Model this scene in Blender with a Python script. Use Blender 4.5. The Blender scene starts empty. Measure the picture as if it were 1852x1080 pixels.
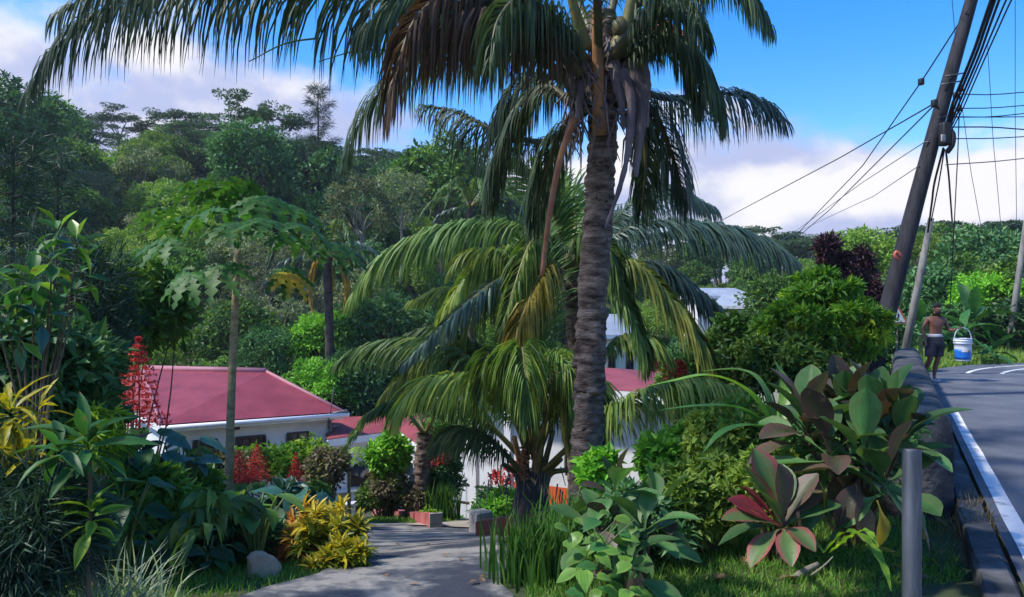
import bpy, bmesh, math, random
import numpy as np
from mathutils import Vector, Matrix

# ------------------------------------------------------------------ camera, sky, sun, exposure
SC = bpy.context.scene
COL = SC.collection
F = 1426.0                                   # focal length in photo pixels (1852 wide)
CAMZ = 1.6
cd = bpy.data.cameras.new('camera'); cam = bpy.data.objects.new('camera', cd); COL.objects.link(cam)
cam.location = (0, 0, CAMZ); cam.rotation_euler = (math.radians(90), 0, 0)
cd.sensor_width = 36.0; cd.lens = 36.0 * F / 1852.0; cd.shift_y = 20.0 / 1852.0
cd.clip_start = 0.05; cd.clip_end = 3000.0
SC.camera = cam

SUN_TO = Vector((-0.62, -0.16, 0.80)).normalized()      # direction towards the sun
W = bpy.data.worlds.new('World'); SC.world = W; W.use_nodes = True
wt = W.node_tree; wt.nodes.clear()
def wn(t, **k):
    n = wt.nodes.new(t)
    for a, b in k.items(): setattr(n, a, b)
    return n
def wl(a, b): wt.links.new(a, b)
sky = wn('ShaderNodeTexSky', sky_type='NISHITA', sun_disc=False)
sky.sun_elevation = math.asin(SUN_TO.z); sky.sun_rotation = math.atan2(SUN_TO.x, SUN_TO.y)
sky.air_density = 1.0; sky.dust_density = 0.6; sky.ozone_density = 2.0; sky.altitude = 100
hs = wn('ShaderNodeHueSaturation'); hs.inputs['Saturation'].default_value = 1.5; hs.inputs['Hue'].default_value = 0.508
bg1 = wn('ShaderNodeBackground'); bg1.inputs['Strength'].default_value = 0.115
wl(sky.outputs[0], hs.inputs['Color']); wl(hs.outputs[0], bg1.inputs['Color'])
tc = wn('ShaderNodeTexCoord')
mp = wn('ShaderNodeMapping'); mp.inputs['Location'].default_value = (7.21, 0.35, 0.0); mp.inputs['Scale'].default_value = (1.0, 1.0, 1.5)
wl(tc.outputs['Generated'], mp.inputs['Vector'])
nz = wn('ShaderNodeTexNoise'); nz.inputs['Scale'].default_value = 3.3; nz.inputs['Detail'].default_value = 9; nz.inputs['Roughness'].default_value = 0.5
wl(mp.outputs[0], nz.inputs['Vector'])
mp2 = wn('ShaderNodeMapping'); mp2.inputs['Location'].default_value = (7.16, 0.36, 0.09); mp2.inputs['Scale'].default_value = (1.0, 1.0, 1.5)
wl(tc.outputs['Generated'], mp2.inputs['Vector'])
nz2 = wn('ShaderNodeTexNoise'); nz2.inputs['Scale'].default_value = 3.3; nz2.inputs['Detail'].default_value = 5; nz2.inputs['Roughness'].default_value = 0.5
wl(mp2.outputs[0], nz2.inputs['Vector'])
sep = wn('ShaderNodeSeparateXYZ'); wl(tc.outputs['Generated'], sep.inputs[0])
elv = wn('ShaderNodeMapRange'); elv.inputs['From Min'].default_value = 0.12; elv.inputs['From Max'].default_value = 0.34
elv.inputs['To Min'].default_value = 0.235; elv.inputs['To Max'].default_value = -0.05
wl(sep.outputs['Z'], elv.inputs['Value'])
ad = wn('ShaderNodeMath', operation='ADD'); wl(nz.outputs[0], ad.inputs[0]); wl(elv.outputs[0], ad.inputs[1])
msk = wn('ShaderNodeMapRange', interpolation_type='SMOOTHSTEP'); msk.inputs['From Min'].default_value = 0.54; msk.inputs['From Max'].default_value = 0.66
wl(ad.outputs[0], msk.inputs['Value'])
df = wn('ShaderNodeMath', operation='SUBTRACT'); wl(nz.outputs[0], df.inputs[0]); wl(nz2.outputs[0], df.inputs[1])
sh = wn('ShaderNodeMapRange', interpolation_type='SMOOTHSTEP'); sh.inputs['From Min'].default_value = -0.02; sh.inputs['From Max'].default_value = 0.11
wl(df.outputs[0], sh.inputs['Value'])
cc = wn('ShaderNodeMix', data_type='RGBA'); cc.inputs['A'].default_value = (0.52, 0.58, 0.86, 1); cc.inputs['B'].default_value = (1.0, 0.98, 1.0, 1)
wl(sh.outputs[0], cc.inputs['Factor'])
bg2 = wn('ShaderNodeBackground'); bg2.inputs['Strength'].default_value = 0.42
wl(cc.outputs['Result'], bg2.inputs['Color'])
mx = wn('ShaderNodeMixShader'); wl(msk.outputs[0], mx.inputs[0]); wl(bg1.outputs[0], mx.inputs[1]); wl(bg2.outputs[0], mx.inputs[2])
wo = wn('ShaderNodeOutputWorld'); wl(mx.outputs[0], wo.inputs[0])

sl = bpy.data.lights.new('sun', 'SUN'); sl.energy = 2.05; sl.angle = math.radians(4); sl.color = (1.0, 0.95, 0.86)
so = bpy.data.objects.new('sun', sl); COL.objects.link(so); so.location = (0, 0, 60)
so.rotation_euler = (-SUN_TO).to_track_quat('-Z', 'Y').to_euler()
SC.view_settings.view_transform = 'Standard'; SC.view_settings.look = 'None'
SC.view_settings.gamma = 1.0; SC.view_settings.use_curve_mapping = False
SC.view_settings.exposure = 1.3
SC.cycles.max_bounces = 8; SC.cycles.diffuse_bounces = 4; SC.cycles.transmission_bounces = 5
SC.cycles.use_denoising = True

# ------------------------------------------------------------------ helpers: names and objects
def tag(o, label=None, cat=None, group=None, kind=None):
    if label: o['label'] = label
    if cat: o['category'] = cat
    if group: o['group'] = group
    if kind: o['kind'] = kind
    return o
def thing(name, label, cat, loc=(0, 0, 0), group=None):
    o = bpy.data.objects.new(name, None); COL.objects.link(o); o.location = loc
    o.empty_display_size = 0.2
    return tag(o, label, cat, group)
def link(name, me, parent=None, mat4=None):
    o = bpy.data.objects.new(name, me); COL.objects.link(o)
    if parent is not None: o.parent = parent
    if mat4 is not None: o.matrix_local = mat4
    return o

class MB:
    """collects vertices and faces; build() links them as ONE mesh object"""
    def __init__(s): s.v = []; s.f = []; s.t = []; s.m = []; s.n = 0
    def add(s, v, f, t=0.5, m=0):
        v = np.asarray(v, float).reshape(-1, 3); f = np.asarray(f, int)
        if f.shape[1] == 3: f = np.concatenate([f, -np.ones((len(f), 1), int)], 1)
        s.v.append(v); s.f.append(np.where(f >= 0, f + s.n, -1))
        s.t.append(np.broadcast_to(np.asarray(t, float), (len(f),))); s.m.append(np.full(len(f), m)); s.n += len(v)
        return s
    def mesh(s, name, mats, off=(0, 0, 0), smooth=True):
        V = np.concatenate(s.v) - np.asarray(off); Fa = np.concatenate(s.f); me = bpy.data.meshes.new(name)
        cnt = np.where(Fa[:, 3] < 0, 3, 4); flat = Fa.ravel(); flat = flat[flat >= 0]
        me.vertices.add(len(V)); me.vertices.foreach_set('co', V.astype(np.float32).ravel())
        me.loops.add(len(flat)); me.loops.foreach_set('vertex_index', flat.astype(np.int32))
        me.polygons.add(len(Fa)); me.polygons.foreach_set('loop_start', np.concatenate([[0], np.cumsum(cnt)[:-1]]).astype(np.int32))
        me.polygons.foreach_set('use_smooth', np.full(len(Fa), bool(smooth)))
        if not isinstance(mats, (list, tuple)): mats = [mats]
        for m in mats: me.materials.append(m)
        me.polygons.foreach_set('material_index', np.concatenate(s.m).astype(np.int32))
        a = me.attributes.new('tint', 'FLOAT', 'FACE'); a.data.foreach_set('value', np.concatenate(s.t).astype(np.float32))
        me.update(calc_edges=True); me.validate()
        return me
    def build(s, name, mats, parent=None, smooth=True):
        off = parent.matrix_world.translation if parent is not None and parent.parent is None else (0, 0, 0)
        if parent is not None:
            off = Vector(parent.location)
            if parent.parent is not None: off = off + Vector(parent.parent.location)
        return link(name, s.mesh(name, mats, off, smooth), parent)

def nrm(a):
    a = np.asarray(a, float); return a / np.maximum(np.linalg.norm(a, axis=-1, keepdims=True), 1e-9)
def px(u, v, D): return np.array([(u - 926) / F * D, D, CAMZ + (560 - v) / F * D])
def smooth01(a, b, x):
    t = np.clip((x - a) / (b - a), 0, 1); return t * t * (3 - 2 * t)
def catmull(pts, n):
    P = np.asarray(pts, float); P = np.vstack([2 * P[0] - P[1], P, 2 * P[-1] - P[-2]])
    m = len(P) - 3; out = []
    for q in np.linspace(0, m, n * 3):
        i = min(int(q), m - 1); t = q - i; a, b, c, d = P[i:i + 4]
        out.append(0.5 * (2 * b + (c - a) * t + (2 * a - 5 * b + 4 * c - d) * t * t + (3 * b - a - 3 * c + d) * t ** 3))
    out = np.array(out); L = np.concatenate([[0], np.cumsum(np.linalg.norm(np.diff(out, axis=0), axis=1))])
    q = np.linspace(0, L[-1], n)
    return np.stack([np.interp(q, L, out[:, k]) for k in range(3)], 1)
def tube(mb, pts, rad, sides=8, t=0.5, m=0, cap=True):
    P = np.asarray(pts, float); n = len(P); R = np.broadcast_to(np.asarray(rad, float), (n,))
    T = nrm(np.gradient(P, axis=0)); ref = np.array([1., 0, 0]) if abs(T[0][0]) < 0.8 else np.array([0, 1., 0])
    V = []; x = nrm(np.cross(T[0], ref))
    a = np.linspace(0, 2 * math.pi, sides, endpoint=False)
    for i in range(n):
        x = nrm(x - T[i] * np.dot(x, T[i])); y = np.cross(T[i], x)
        V.append(P[i] + R[i] * (np.cos(a)[:, None] * x + np.sin(a)[:, None] * y))
    V = np.concatenate(V); fs = []
    for i in range(n - 1):
        for k in range(sides):
            fs.append([i * sides + k, i * sides + (k + 1) % sides, (i + 1) * sides + (k + 1) % sides, (i + 1) * sides + k])
    if cap:
        V = np.vstack([V, P[0], P[-1]]); c = n * sides
        for k in range(sides):
            fs.append([c, (k + 1) % sides, k, -1]); fs.append([c + 1, (n - 1) * sides + k, (n - 1) * sides + (k + 1) % sides, -1])
    mb.add(V, fs, t, m); return mb
BOXF = [[0, 3, 2, 1], [4, 5, 6, 7], [0, 1, 5, 4], [1, 2, 6, 5], [2, 3, 7, 6], [3, 0, 4, 7]]
def hexa(mb, bot, top, t=0.5, m=0): mb.add(np.vstack([bot, top]), BOXF, t, m); return mb
def box(mb, c, size, rz=0.0, t=0.5, m=0):
    sx, sy, sz = np.asarray(size, float) / 2; q = np.array([[-sx, -sy], [sx, -sy], [sx, sy], [-sx, sy]])
    R = np.array([[math.cos(rz), -math.sin(rz)], [math.sin(rz), math.cos(rz)]]); q = q @ R.T + np.asarray(c[:2])
    z = np.full((4, 1), c[2]); return hexa(mb, np.hstack([q, z - sz]), np.hstack([q, z + sz]), t, m)
def rbox(mb, c, size, rz=0.0, b=0.02, t=0.5, m=0):
    """box with chamfered edges"""
    bm = bmesh.new(); bmesh.ops.create_cube(bm, size=1.0, matrix=Matrix.Diagonal((*size, 1)))
    bmesh.ops.bevel(bm, geom=bm.edges[:], offset=b, segments=2, affect='EDGES', profile=0.6)
    bmesh.ops.triangulate(bm, faces=bm.faces[:])
    bm.verts.index_update(); M = Matrix.Translation(c) @ Matrix.Rotation(rz, 4, 'Z')
    V = [M @ v.co for v in bm.verts]; Fs = [[v.index for v in f.verts] for f in bm.faces]; bm.free()
    mb.add(np.array(V), Fs, t, m); return mb

# leaf shapes lie along +Y, face up +Z
LQ = (np.array([[0, 0, 0], [.5, .42, .10], [0, 1, -.06], [-.5, .42, .10]]), np.array([[0, 1, 2, -1], [0, 2, 3, -1]]))
LD = (np.array([[0, 0, 0], [.5, .45, .05], [0, 1, -.05], [-.5, .45, .05]]), np.array([[0, 1, 2, 3]]))
def blade(prof, fold=0.12, curl=0.3, cols=2, wave=0.0, sway=0.0):
    """prof: half widths along the unit length; returns verts, faces, 0..1 distance from the midrib per face"""
    n = len(prof) - 1; V = []; xs = np.linspace(-1, 1, 2 * cols + 1) if cols > 1 else np.array([-1, 0, 1.])
    for i, w in enumerate(prof):
        y = i / n; z = -curl * y * y
        th = math.atan(2 * curl * y)
        for x in xs:
            wz = wave * math.sin(y * 17 + (1 if x > 0 else 4)) * abs(x) ** 2
            V.append([x * w + sway * y * y, y * math.cos(th * 0.5), z + fold * abs(x) * w * 2 + wz * w])
    k = len(xs); Fs = []; ed = []
    for i in range(n):
        for j in range(k - 1):
            Fs.append([i * k + j, i * k + j + 1, (i + 1) * k + j + 1, (i + 1) * k + j]); ed.append(abs((xs[j] + xs[j + 1]) / 2))
    return np.array(V), np.array(Fs), np.array(ed)
def scatter(mb, tmpl, pos, d, up, L, Wd, tint, m=0):
    tv, tf = tmpl[0], tmpl[1]; pos = np.asarray(pos, float); N = len(pos)
    y = nrm(d); x = nrm(np.cross(y, up)); z = np.cross(x, y)
    L = np.broadcast_to(L, (N,))[:, None, None]; Wd = np.broadcast_to(Wd, (N,))[:, None, None]
    V = pos[:, None] + tv[None, :, 0:1] * x[:, None] * Wd + tv[None, :, 1:2] * y[:, None] * L + tv[None, :, 2:3] * z[:, None] * L
    f = np.where(tf[None] >= 0, tf[None] + (np.arange(N) * len(tv))[:, None, None], -1).reshape(-1, 4 if tf.shape[1] == 4 else 3)
    mb.add(V.reshape(-1, 3), f, np.repeat(np.broadcast_to(tint, (N,)), len(tf)), m)

# ------------------------------------------------------------------ materials
def newmat(name):
    m = bpy.data.materials.new(name); m.use_nodes = True; nt = m.node_tree; nt.nodes.clear()
    return m, nt, (lambda t: nt.nodes.new(t)), (lambda a, b: nt.links.new(a, b))
def leafmat(name, cols, rough=0.5, trans=0.3, spec=0.28, tcol=(1.25, 1.25, 0.5), vary=0.35, stripe=0.0, sheen=None):
    m, nt, N, Lk = newmat(name); cols = [tuple(min(.8, q * (1.8 if name.startswith('f_') else 1.15)) for q in c) for c in cols]
    at = N('ShaderNodeAttribute'); at.attribute_name = 'tint'
    oi = N('ShaderNodeObjectInfo')
    rp = N('ShaderNodeValToRGB'); e = rp.color_ramp.elements
    pos = np.linspace(0, 1, len(cols)); e[0].color = (*cols[0], 1); e[1].color = (*cols[-1], 1)
    for p, c in list(zip(pos, cols))[1:-1]: q = e.new(float(p)); q.color = (*c, 1)
    Lk(at.outputs['Fac'], rp.inputs[0])
    mr = N('ShaderNodeMapRange'); mr.inputs['To Min'].default_value = 1 - vary; mr.inputs['To Max'].default_value = 1 + vary
    Lk(oi.outputs['Random'], mr.inputs['Value'])
    tcn = N('ShaderNodeTexCoord'); nz = N('ShaderNodeTexNoise'); nz.inputs['Scale'].default_value = 6.0; nz.inputs['Detail'].default_value = 3
    Lk(tcn.outputs['Object'], nz.inputs['Vector'])
    mr2 = N('ShaderNodeMapRange'); mr2.inputs['From Min'].default_value = .3; mr2.inputs['From Max'].default_value = .7; mr2.inputs['To Min'].default_value = .75; mr2.inputs['To Max'].default_value = 1.25
    Lk(nz.outputs[0], mr2.inputs['Value'])
    mu = N('ShaderNodeMath'); mu.operation = 'MULTIPLY'; Lk(mr.outputs[0], mu.inputs[0]); Lk(mr2.outputs[0], mu.inputs[1])
    val = mu.outputs[0]
    if stripe:
        wv = N('ShaderNodeTexWave'); wv.inputs['Scale'].default_value = stripe * 2.2; wv.inputs['Distortion'].default_value = 0.6; wv.bands_direction = 'X'
        Lk(tcn.outputs['Object'], wv.inputs['Vector'])
        m3 = N('ShaderNodeMapRange'); m3.inputs['To Min'].default_value = .9; m3.inputs['To Max'].default_value = 1.08; Lk(wv.outputs['Fac'], m3.inputs['Value'])
        mu2 = N('ShaderNodeMath'); mu2.operation = 'MULTIPLY'; Lk(val, mu2.inputs[0]); Lk(m3.outputs[0], mu2.inputs[1]); val = mu2.outputs[0]
    vm = N('ShaderNodeVectorMath'); vm.operation = 'SCALE'; Lk(rp.outputs[0], vm.inputs[0]); Lk(val, vm.inputs['Scale'])
    if stripe:
        n3 = N('ShaderNodeTexNoise'); n3.inputs['Scale'].default_value = 26; n3.inputs['Detail'].default_value = 5
        va = N('ShaderNodeVectorMath'); va.operation = 'ADD'; Lk(tcn.outputs['Object'], va.inputs[0]); Lk(oi.outputs['Random'], va.inputs[1]); Lk(va.outputs[0], n3.inputs['Vector'])
        m4 = N('ShaderNodeMapRange'); m4.inputs['From Min'].default_value = .60; m4.inputs['From Max'].default_value = .70; m4.inputs['To Max'].default_value = .75; Lk(n3.outputs[0], m4.inputs['Value'])
        mxx = N('ShaderNodeMix'); mxx.data_type = 'RGBA'; mxx.inputs['B'].default_value = (.16, .11, .045, 1); Lk(m4.outputs[0], mxx.inputs['Factor']); Lk(vm.outputs[0], mxx.inputs['A'])
        vm = N('ShaderNodeVectorMath'); vm.operation = 'SCALE'; Lk(mxx.outputs['Result'], vm.inputs[0]); vm.inputs['Scale'].default_value = 1.0
    pb = N('ShaderNodeBsdfPrincipled'); pb.inputs['Roughness'].default_value = rough; pb.inputs['Specular IOR Level'].default_value = spec
    Lk(vm.outputs[0], pb.inputs['Base Color'])
    tm = N('ShaderNodeVectorMath'); tm.operation = 'MULTIPLY'; Lk(vm.outputs[0], tm.inputs[0]); tm.inputs[1].default_value = tcol
    tr = N('ShaderNodeBsdfTranslucent'); Lk(tm.outputs[0], tr.inputs['Color'])
    ms = N('ShaderNodeMixShader'); ms.inputs[0].default_value = trans; Lk(pb.outputs[0], ms.inputs[1]); Lk(tr.outputs[0], ms.inputs[2])
    o = N('ShaderNodeOutputMaterial'); Lk(ms.outputs[0], o.inputs[0])
    return m
def solid(name, c1, c2=None, scale=4.0, rough=0.7, bump=0.0, bscale=None, stretch=(1, 1, 1), spec=0.4, metal=0.0, detail=6, c3=None, lo=.35, hi=.65, coord='Object', wave=None):
    m, nt, N, Lk = newmat(name); c2 = c2 or c1
    tcn = N('ShaderNodeTexCoord'); mp = N('ShaderNodeMapping'); mp.inputs['Scale'].default_value = stretch
    Lk(tcn.outputs[coord], mp.inputs['Vector'])
    nz = N('ShaderNodeTexNoise'); nz.inputs['Scale'].default_value = scale; nz.inputs['Detail'].default_value = detail; nz.inputs['Roughness'].default_value = .62
    Lk(mp.outputs[0], nz.inputs['Vector'])
    rp = N('ShaderNodeValToRGB'); e = rp.color_ramp.elements; e[0].position = lo; e[1].position = hi
    e[0].color = (*c1, 1); e[1].color = (*(c3 or c2), 1)
    if c3: q = e.new((lo + hi) / 2); q.color = (*c2, 1)
    Lk(nz.outputs[0], rp.inputs[0])
    pb = N('ShaderNodeBsdfPrincipled'); pb.inputs['Roughness'].default_value = rough; pb.inputs['Specular IOR Level'].default_value = spec; pb.inputs['Metallic'].default_value = metal
    Lk(rp.outputs[0], pb.inputs['Base Color'])
    if bump:
        n2 = N('ShaderNodeTexNoise'); n2.inputs['Scale'].default_value = bscale or scale * 6; n2.inputs['Detail'].default_value = 6; Lk(mp.outputs[0], n2.inputs['Vector'])
        bp = N('ShaderNodeBump'); bp.inputs['Strength'].default_value = bump; bp.inputs['Distance'].default_value = .02
        Lk(n2.outputs[0], bp.inputs['Height']); Lk(bp.outputs[0], pb.inputs['Normal'])
        if wave:
            wv = N('ShaderNodeTexWave'); wv.inputs['Scale'].default_value = wave; wv.bands_direction = 'X'; Lk(mp.outputs[0], wv.inputs['Vector'])
            b2 = N('ShaderNodeBump'); b2.inputs['Strength'].default_value = .35; b2.inputs['Distance'].default_value = .012
            Lk(wv.outputs['Fac'], b2.inputs['Height']); Lk(bp.outputs[0], b2.inputs['Normal']); Lk(b2.outputs[0], pb.inputs['Normal'])
    o = N('ShaderNodeOutputMaterial'); Lk(pb.outputs[0], o.inputs[0]); return m

MAT = dict(
 # foliage
 palm_dark=leafmat('palm_dark', [(.028, .045, .024), (.06, .10, .045), (.10, .14, .055)], rough=.5, trans=.25),
 palm_brown=leafmat('palm_brown', [(.03, .025, .015), (.10, .055, .03), (.04, .05, .025)], rough=.5, trans=.2),
 palm_green=leafmat('palm_green', [(.05, .115, .035), (.11, .20, .05), (.28, .32, .06)], rough=.5, trans=.35),
 palm_yellow=leafmat('palm_yellow', [(.10, .15, .03), (.26, .24, .04), (.42, .28, .05)], rough=.5, trans=.35),
 palm_skylit=leafmat('palm_skylit', [(.035, .07, .05), (.06, .10, .075), (.09, .14, .09)], rough=.4, trans=.22, spec=.4),  # bluish cast of sky light on the fronds put into their colour
 f_mid=leafmat('f_mid', [(.02, .055, .012), (.05, .115, .02), (.11, .18, .03)], trans=.3),
 f_dark=leafmat('f_dark', [(.016, .05, .018), (.034, .09, .028), (.06, .13, .04)], trans=.22),
 f_light=leafmat('f_light', [(.045, .10, .015), (.10, .17, .025), (.18, .24, .04)], trans=.35),
 f_grey=leafmat('f_grey', [(.05, .08, .04), (.09, .12, .06), (.15, .17, .09)], trans=.3),
 f_albizia=leafmat('f_albizia', [(.02, .045, .025), (.04, .08, .035), (.07, .11, .05)], trans=.3),
 f_bright=leafmat('f_bright', [(.05, .15, .015), (.10, .25, .02), (.17, .33, .035)], trans=.35, vary=.15),
 f_yellowgreen=leafmat('f_yellowgreen', [(.035, .10, .012), (.10, .20, .018), (.24, .32, .03)], trans=.4, vary=.15),
 f_purple=leafmat('f_purple', [(.06, .05, .035), (.12, .10, .06), (.13, .16, .05)], trans=.25),
 f_darkred=leafmat('f_darkred', [(.02, .012, .018), (.04, .02, .028), (.06, .03, .03)], trans=.2),
 needle=leafmat('needle', [(.012, .04, .022), (.025, .06, .035), (.04, .085, .045)], trans=.2),
 blueleaf=leafmat('blueleaf', [(.02, .06, .045), (.04, .10, .075), (.08, .15, .11)], rough=.4, trans=.2, spec=.4),
 big_dark=leafmat('big_dark', [(.022, .07, .028), (.035, .10, .038)], rough=.5, trans=.25, vary=.3, stripe=6),
 big_green=leafmat('big_green', [(.035, .12, .03), (.05, .16, .04)], rough=.48, trans=.35, vary=.3, stripe=8),
 big_light=leafmat('big_light', [(.12, .26, .04), (.18, .33, .06)], rough=.35, trans=.4, vary=.3, stripe=8),
 big_blue=leafmat('big_blue', [(.03, .11, .085), (.05, .14, .11)], rough=.42, trans=.25, vary=.3, stripe=5, spec=.35),
 ti_green=leafmat('ti_green', [(.045, .13, .035), (.07, .16, .05), (.10, .17, .06)], rough=.45, trans=.3, vary=.35, stripe=14),
 ti_bronze=leafmat('ti_bronze', [(.05, .06, .03), (.075, .055, .04), (.10, .055, .045)], rough=.45, trans=.2, vary=.4, stripe=14),
 ti_pink=leafmat('ti_pink', [(.07, .16, .045), (.12, .15, .06), (.34, .05, .07)], rough=.45, trans=.3, vary=.25, stripe=14),
 ti_red=leafmat('ti_red', [(.13, .03, .035), (.2, .035, .05), (.3, .04, .06)], rough=.45, trans=.25, vary=.3, stripe=14),
 ti_dead=leafmat('ti_dead', [(.16, .10, .06), (.24, .16, .10)], rough=.7, trans=.15, vary=.3, stripe=14),
 ti_yellow=leafmat('ti_yellow', [(.45, .30, .03), (.30, .28, .04)], rough=.4, trans=.35, vary=.2, stripe=10),
 croton=leafmat('croton', [(.06, .13, .02), (.35, .30, .02), (.55, .42, .03)], rough=.35, trans=.35, vary=.2),
 croton_red=leafmat('croton_red', [(.30, .08, .03), (.42, .20, .03), (.5, .36, .04)], rough=.35, trans=.3, vary=.2),
 grass=leafmat('grass', [(.05, .14, .018), (.11, .25, .035), (.24, .32, .07)], rough=.5, trans=.35),
 iris=leafmat('iris', [(.03, .10, .02), (.07, .18, .03), (.14, .27, .05)], rough=.35, trans=.35),
 spider=leafmat('spider', [(.10, .16, .08), (.26, .32, .2), (.42, .46, .34)], rough=.4, trans=.3),
 straw=leafmat('straw', [(.14, .10, .05), (.24, .18, .09), (.32, .26, .14)], rough=.8, trans=.15),
 flower_red=leafmat('flower_red', [(.32, .03, .03), (.52, .05, .05), (.66, .11, .08)], rough=.5, trans=.3, vary=.1),
 papaya=leafmat('papaya', [(.025, .095, .018), (.045, .14, .025), (.07, .18, .035)], rough=.5, trans=.42, vary=.25, stripe=9),
 # hard things
 bark=solid('bark', (.06, .05, .04), (.16, .13, .11), 5, .9, .6),
 bark_pale=solid('bark_pale', (.16, .15, .12), (.32, .30, .25), 4, .9, .4, stretch=(1, 1, .3)),
 bark_dark=solid('bark_dark', (.03, .027, .022), (.09, .075, .06), 5, .9, .5),
 palm_bark=solid('palm_bark', (.035, .023, .018), (.14, .098, .072), 6, .95, 1.0, 22, c3=(.27, .205, .16), stretch=(1, 1, 3.2), detail=9),
 papaya_bark=solid('papaya_bark', (.22, .17, .085), (.42, .34, .18), 9, .8, .5, stretch=(1, 1, 2)),
 rachis=solid('rachis', (.12, .12, .03), (.22, .19, .06), 5, .5),
 rachis_dark=solid('rachis_dark', (.05, .055, .02), (.12, .10, .04), 5, .5),
 rachis_orange=solid('rachis_orange', (.24, .08, .03), (.36, .16, .07), 6, .6),
 sheath=solid('sheath', (.10, .08, .09), (.25, .20, .20), 8, .9, .5, stretch=(1, 1, .2)),
 sheath_orange=solid('sheath_orange', (.22, .11, .04), (.40, .2, .08), 6, .7),
 green_stem=solid('green_stem', (.07, .12, .03), (.14, .18, .05), 5, .5),
 red_stem=solid('red_stem', (.18, .03, .03), (.28, .06, .05), 5, .5),
 brown_stem=solid('brown_stem', (.07, .05, .03), (.15, .11, .07), 8, .8),
 soil=solid('soil', (.018, .03, .012), (.05, .065, .025), .8, 1, .6, 14, c3=(.09, .075, .045)),
 drive=solid('drive', (.045, .047, .058), (.115, .113, .112), 2.1, .65, 1.0, 7, c3=(.29, .265, .23), detail=15, lo=.43, hi=.58),
 path=solid('path', (.30, .25, .18), (.42, .37, .29), 2, .85, .3),
 asphalt=solid('asphalt', (.075, .083, .105), (.125, .133, .155), .7, .75, .7, 120, c3=(.17, .175, .19), detail=14, lo=.38, hi=.62),
 paint_white=solid('paint_white', (.16, .165, .18), (.62, .61, .59), 5, .75, .4, 90, c3=(.78, .77, .75), detail=14, lo=.34, hi=.5),
 concrete_dark=solid('concrete_dark', (.018, .02, .022), (.055, .056, .06), 2.6, .85, .9, 24, c3=(.12, .118, .115), detail=10),
 concrete=solid('concrete', (.2, .19, .17), (.42, .40, .36), 3, .85, .4),
 rock=solid('rock', (.30, .22, .14), (.44, .34, .23), 3, .9, .6),
 house_white=solid('house_white', (.62, .63, .64), (.78, .78, .78), 1.2, .8, .1),
 house_trim=solid('house_trim', (.72, .72, .72), (.82, .82, .82), 2, .6),
 roof_pink=solid('roof_pink', (.20, .028, .038), (.29, .05, .062), 1.3, .55, .15, 20, wave=4.2),
 roof_cap=solid('roof_cap', (.36, .14, .17), (.42, .18, .21), 2, .6),
 roof_red=solid('roof_red', (.24, .04, .045), (.32, .07, .072), 1.4, .6, .15, 20, wave=4.2),
 roof_grey=solid('roof_grey', (.26, .30, .36), (.38, .42, .48), 1.2, .6, .15, 20),
 wall_cream=solid('wall_cream', (.62, .63, .45), (.72, .72, .55), 1.2, .8),
 orange=solid('orange', (.62, .10, .025), (.75, .15, .04), 3, .6),
 glass_dark=solid('glass_dark', (.012, .014, .016), (.025, .028, .03), 2, .12, spec=.6),
 frame_dark=solid('frame_dark', (.03, .025, .02), (.05, .04, .035), 4, .6),
 planter=solid('planter', (.30, .07, .065), (.46, .12, .11), 3, .8, .3, c3=(.36, .16, .14)),
 planter_brown=solid('planter_brown', (.14, .05, .04), (.28, .08, .06), 3, .85, .3),
 furniture=solid('furniture', (.5, .49, .46), (.75, .74, .70), 4, .8, .3),
 plastic_white=solid('plastic_white', (.62, .63, .64), (.70, .71, .72), 3, .4),
 awning_and_shade_black=solid('awning_and_shade_black', (.012, .012, .014), (.022, .022, .026), 6, .7),
 steel=solid('steel', (.06, .065, .075), (.17, .185, .2), 14, .5, .1, 60, metal=.75, stretch=(1, 1, .15)),
 pole_wood=solid('pole_wood', (.008, .008, .011), (.034, .033, .038), 9, .8, .6, stretch=(1, 1, .12)),
 pole_grey=solid('pole_grey', (.12, .115, .10), (.26, .25, .22), 6, .85, .4, stretch=(1, 1, .2)),
 wire=solid('wire', (.012, .013, .018), (.02, .02, .026), 4, .6),
 wire_light=solid('wire_light', (.10, .11, .14), (.14, .15, .18), 4, .6),
 sign_red=solid('sign_red', (.50, .10, .06), (.6, .15, .10), 6, .5),
 sign_white=solid('sign_white', (.66, .66, .66), (.78, .78, .78), 6, .5),
 black=solid('black', (.01, .01, .01), (.02, .02, .02), 4, .5),
 skin=solid('skin', (.12, .05, .032), (.2, .09, .058), 7, .45, .1, spec=.5),
 hair=solid('hair', (.008, .007, .007), (.014, .012, .012), 30, .9, .5),
 shorts=solid('shorts', (.012, .013, .02), (.024, .026, .038), 9, .8, .3),
 waistband=solid('waistband', (.42, .42, .46), (.52, .52, .56), 9, .8),
 eye_white=solid('eye_white', (.6, .58, .55), (.62, .6, .57), 9, .3),
 lip=solid('lip', (.09, .03, .028), (.12, .04, .035), 9, .5),
 bucket_white=solid('bucket_white', (.60, .66, .74), (.68, .74, .80), 3, .45),
 bucket_blue=solid('bucket_blue', (.015, .14, .55), (.03, .22, .68), 4, .4),
 grille=solid('grille', (.4, .4, .42), (.5, .5, .5), 4, .5),
)
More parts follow.
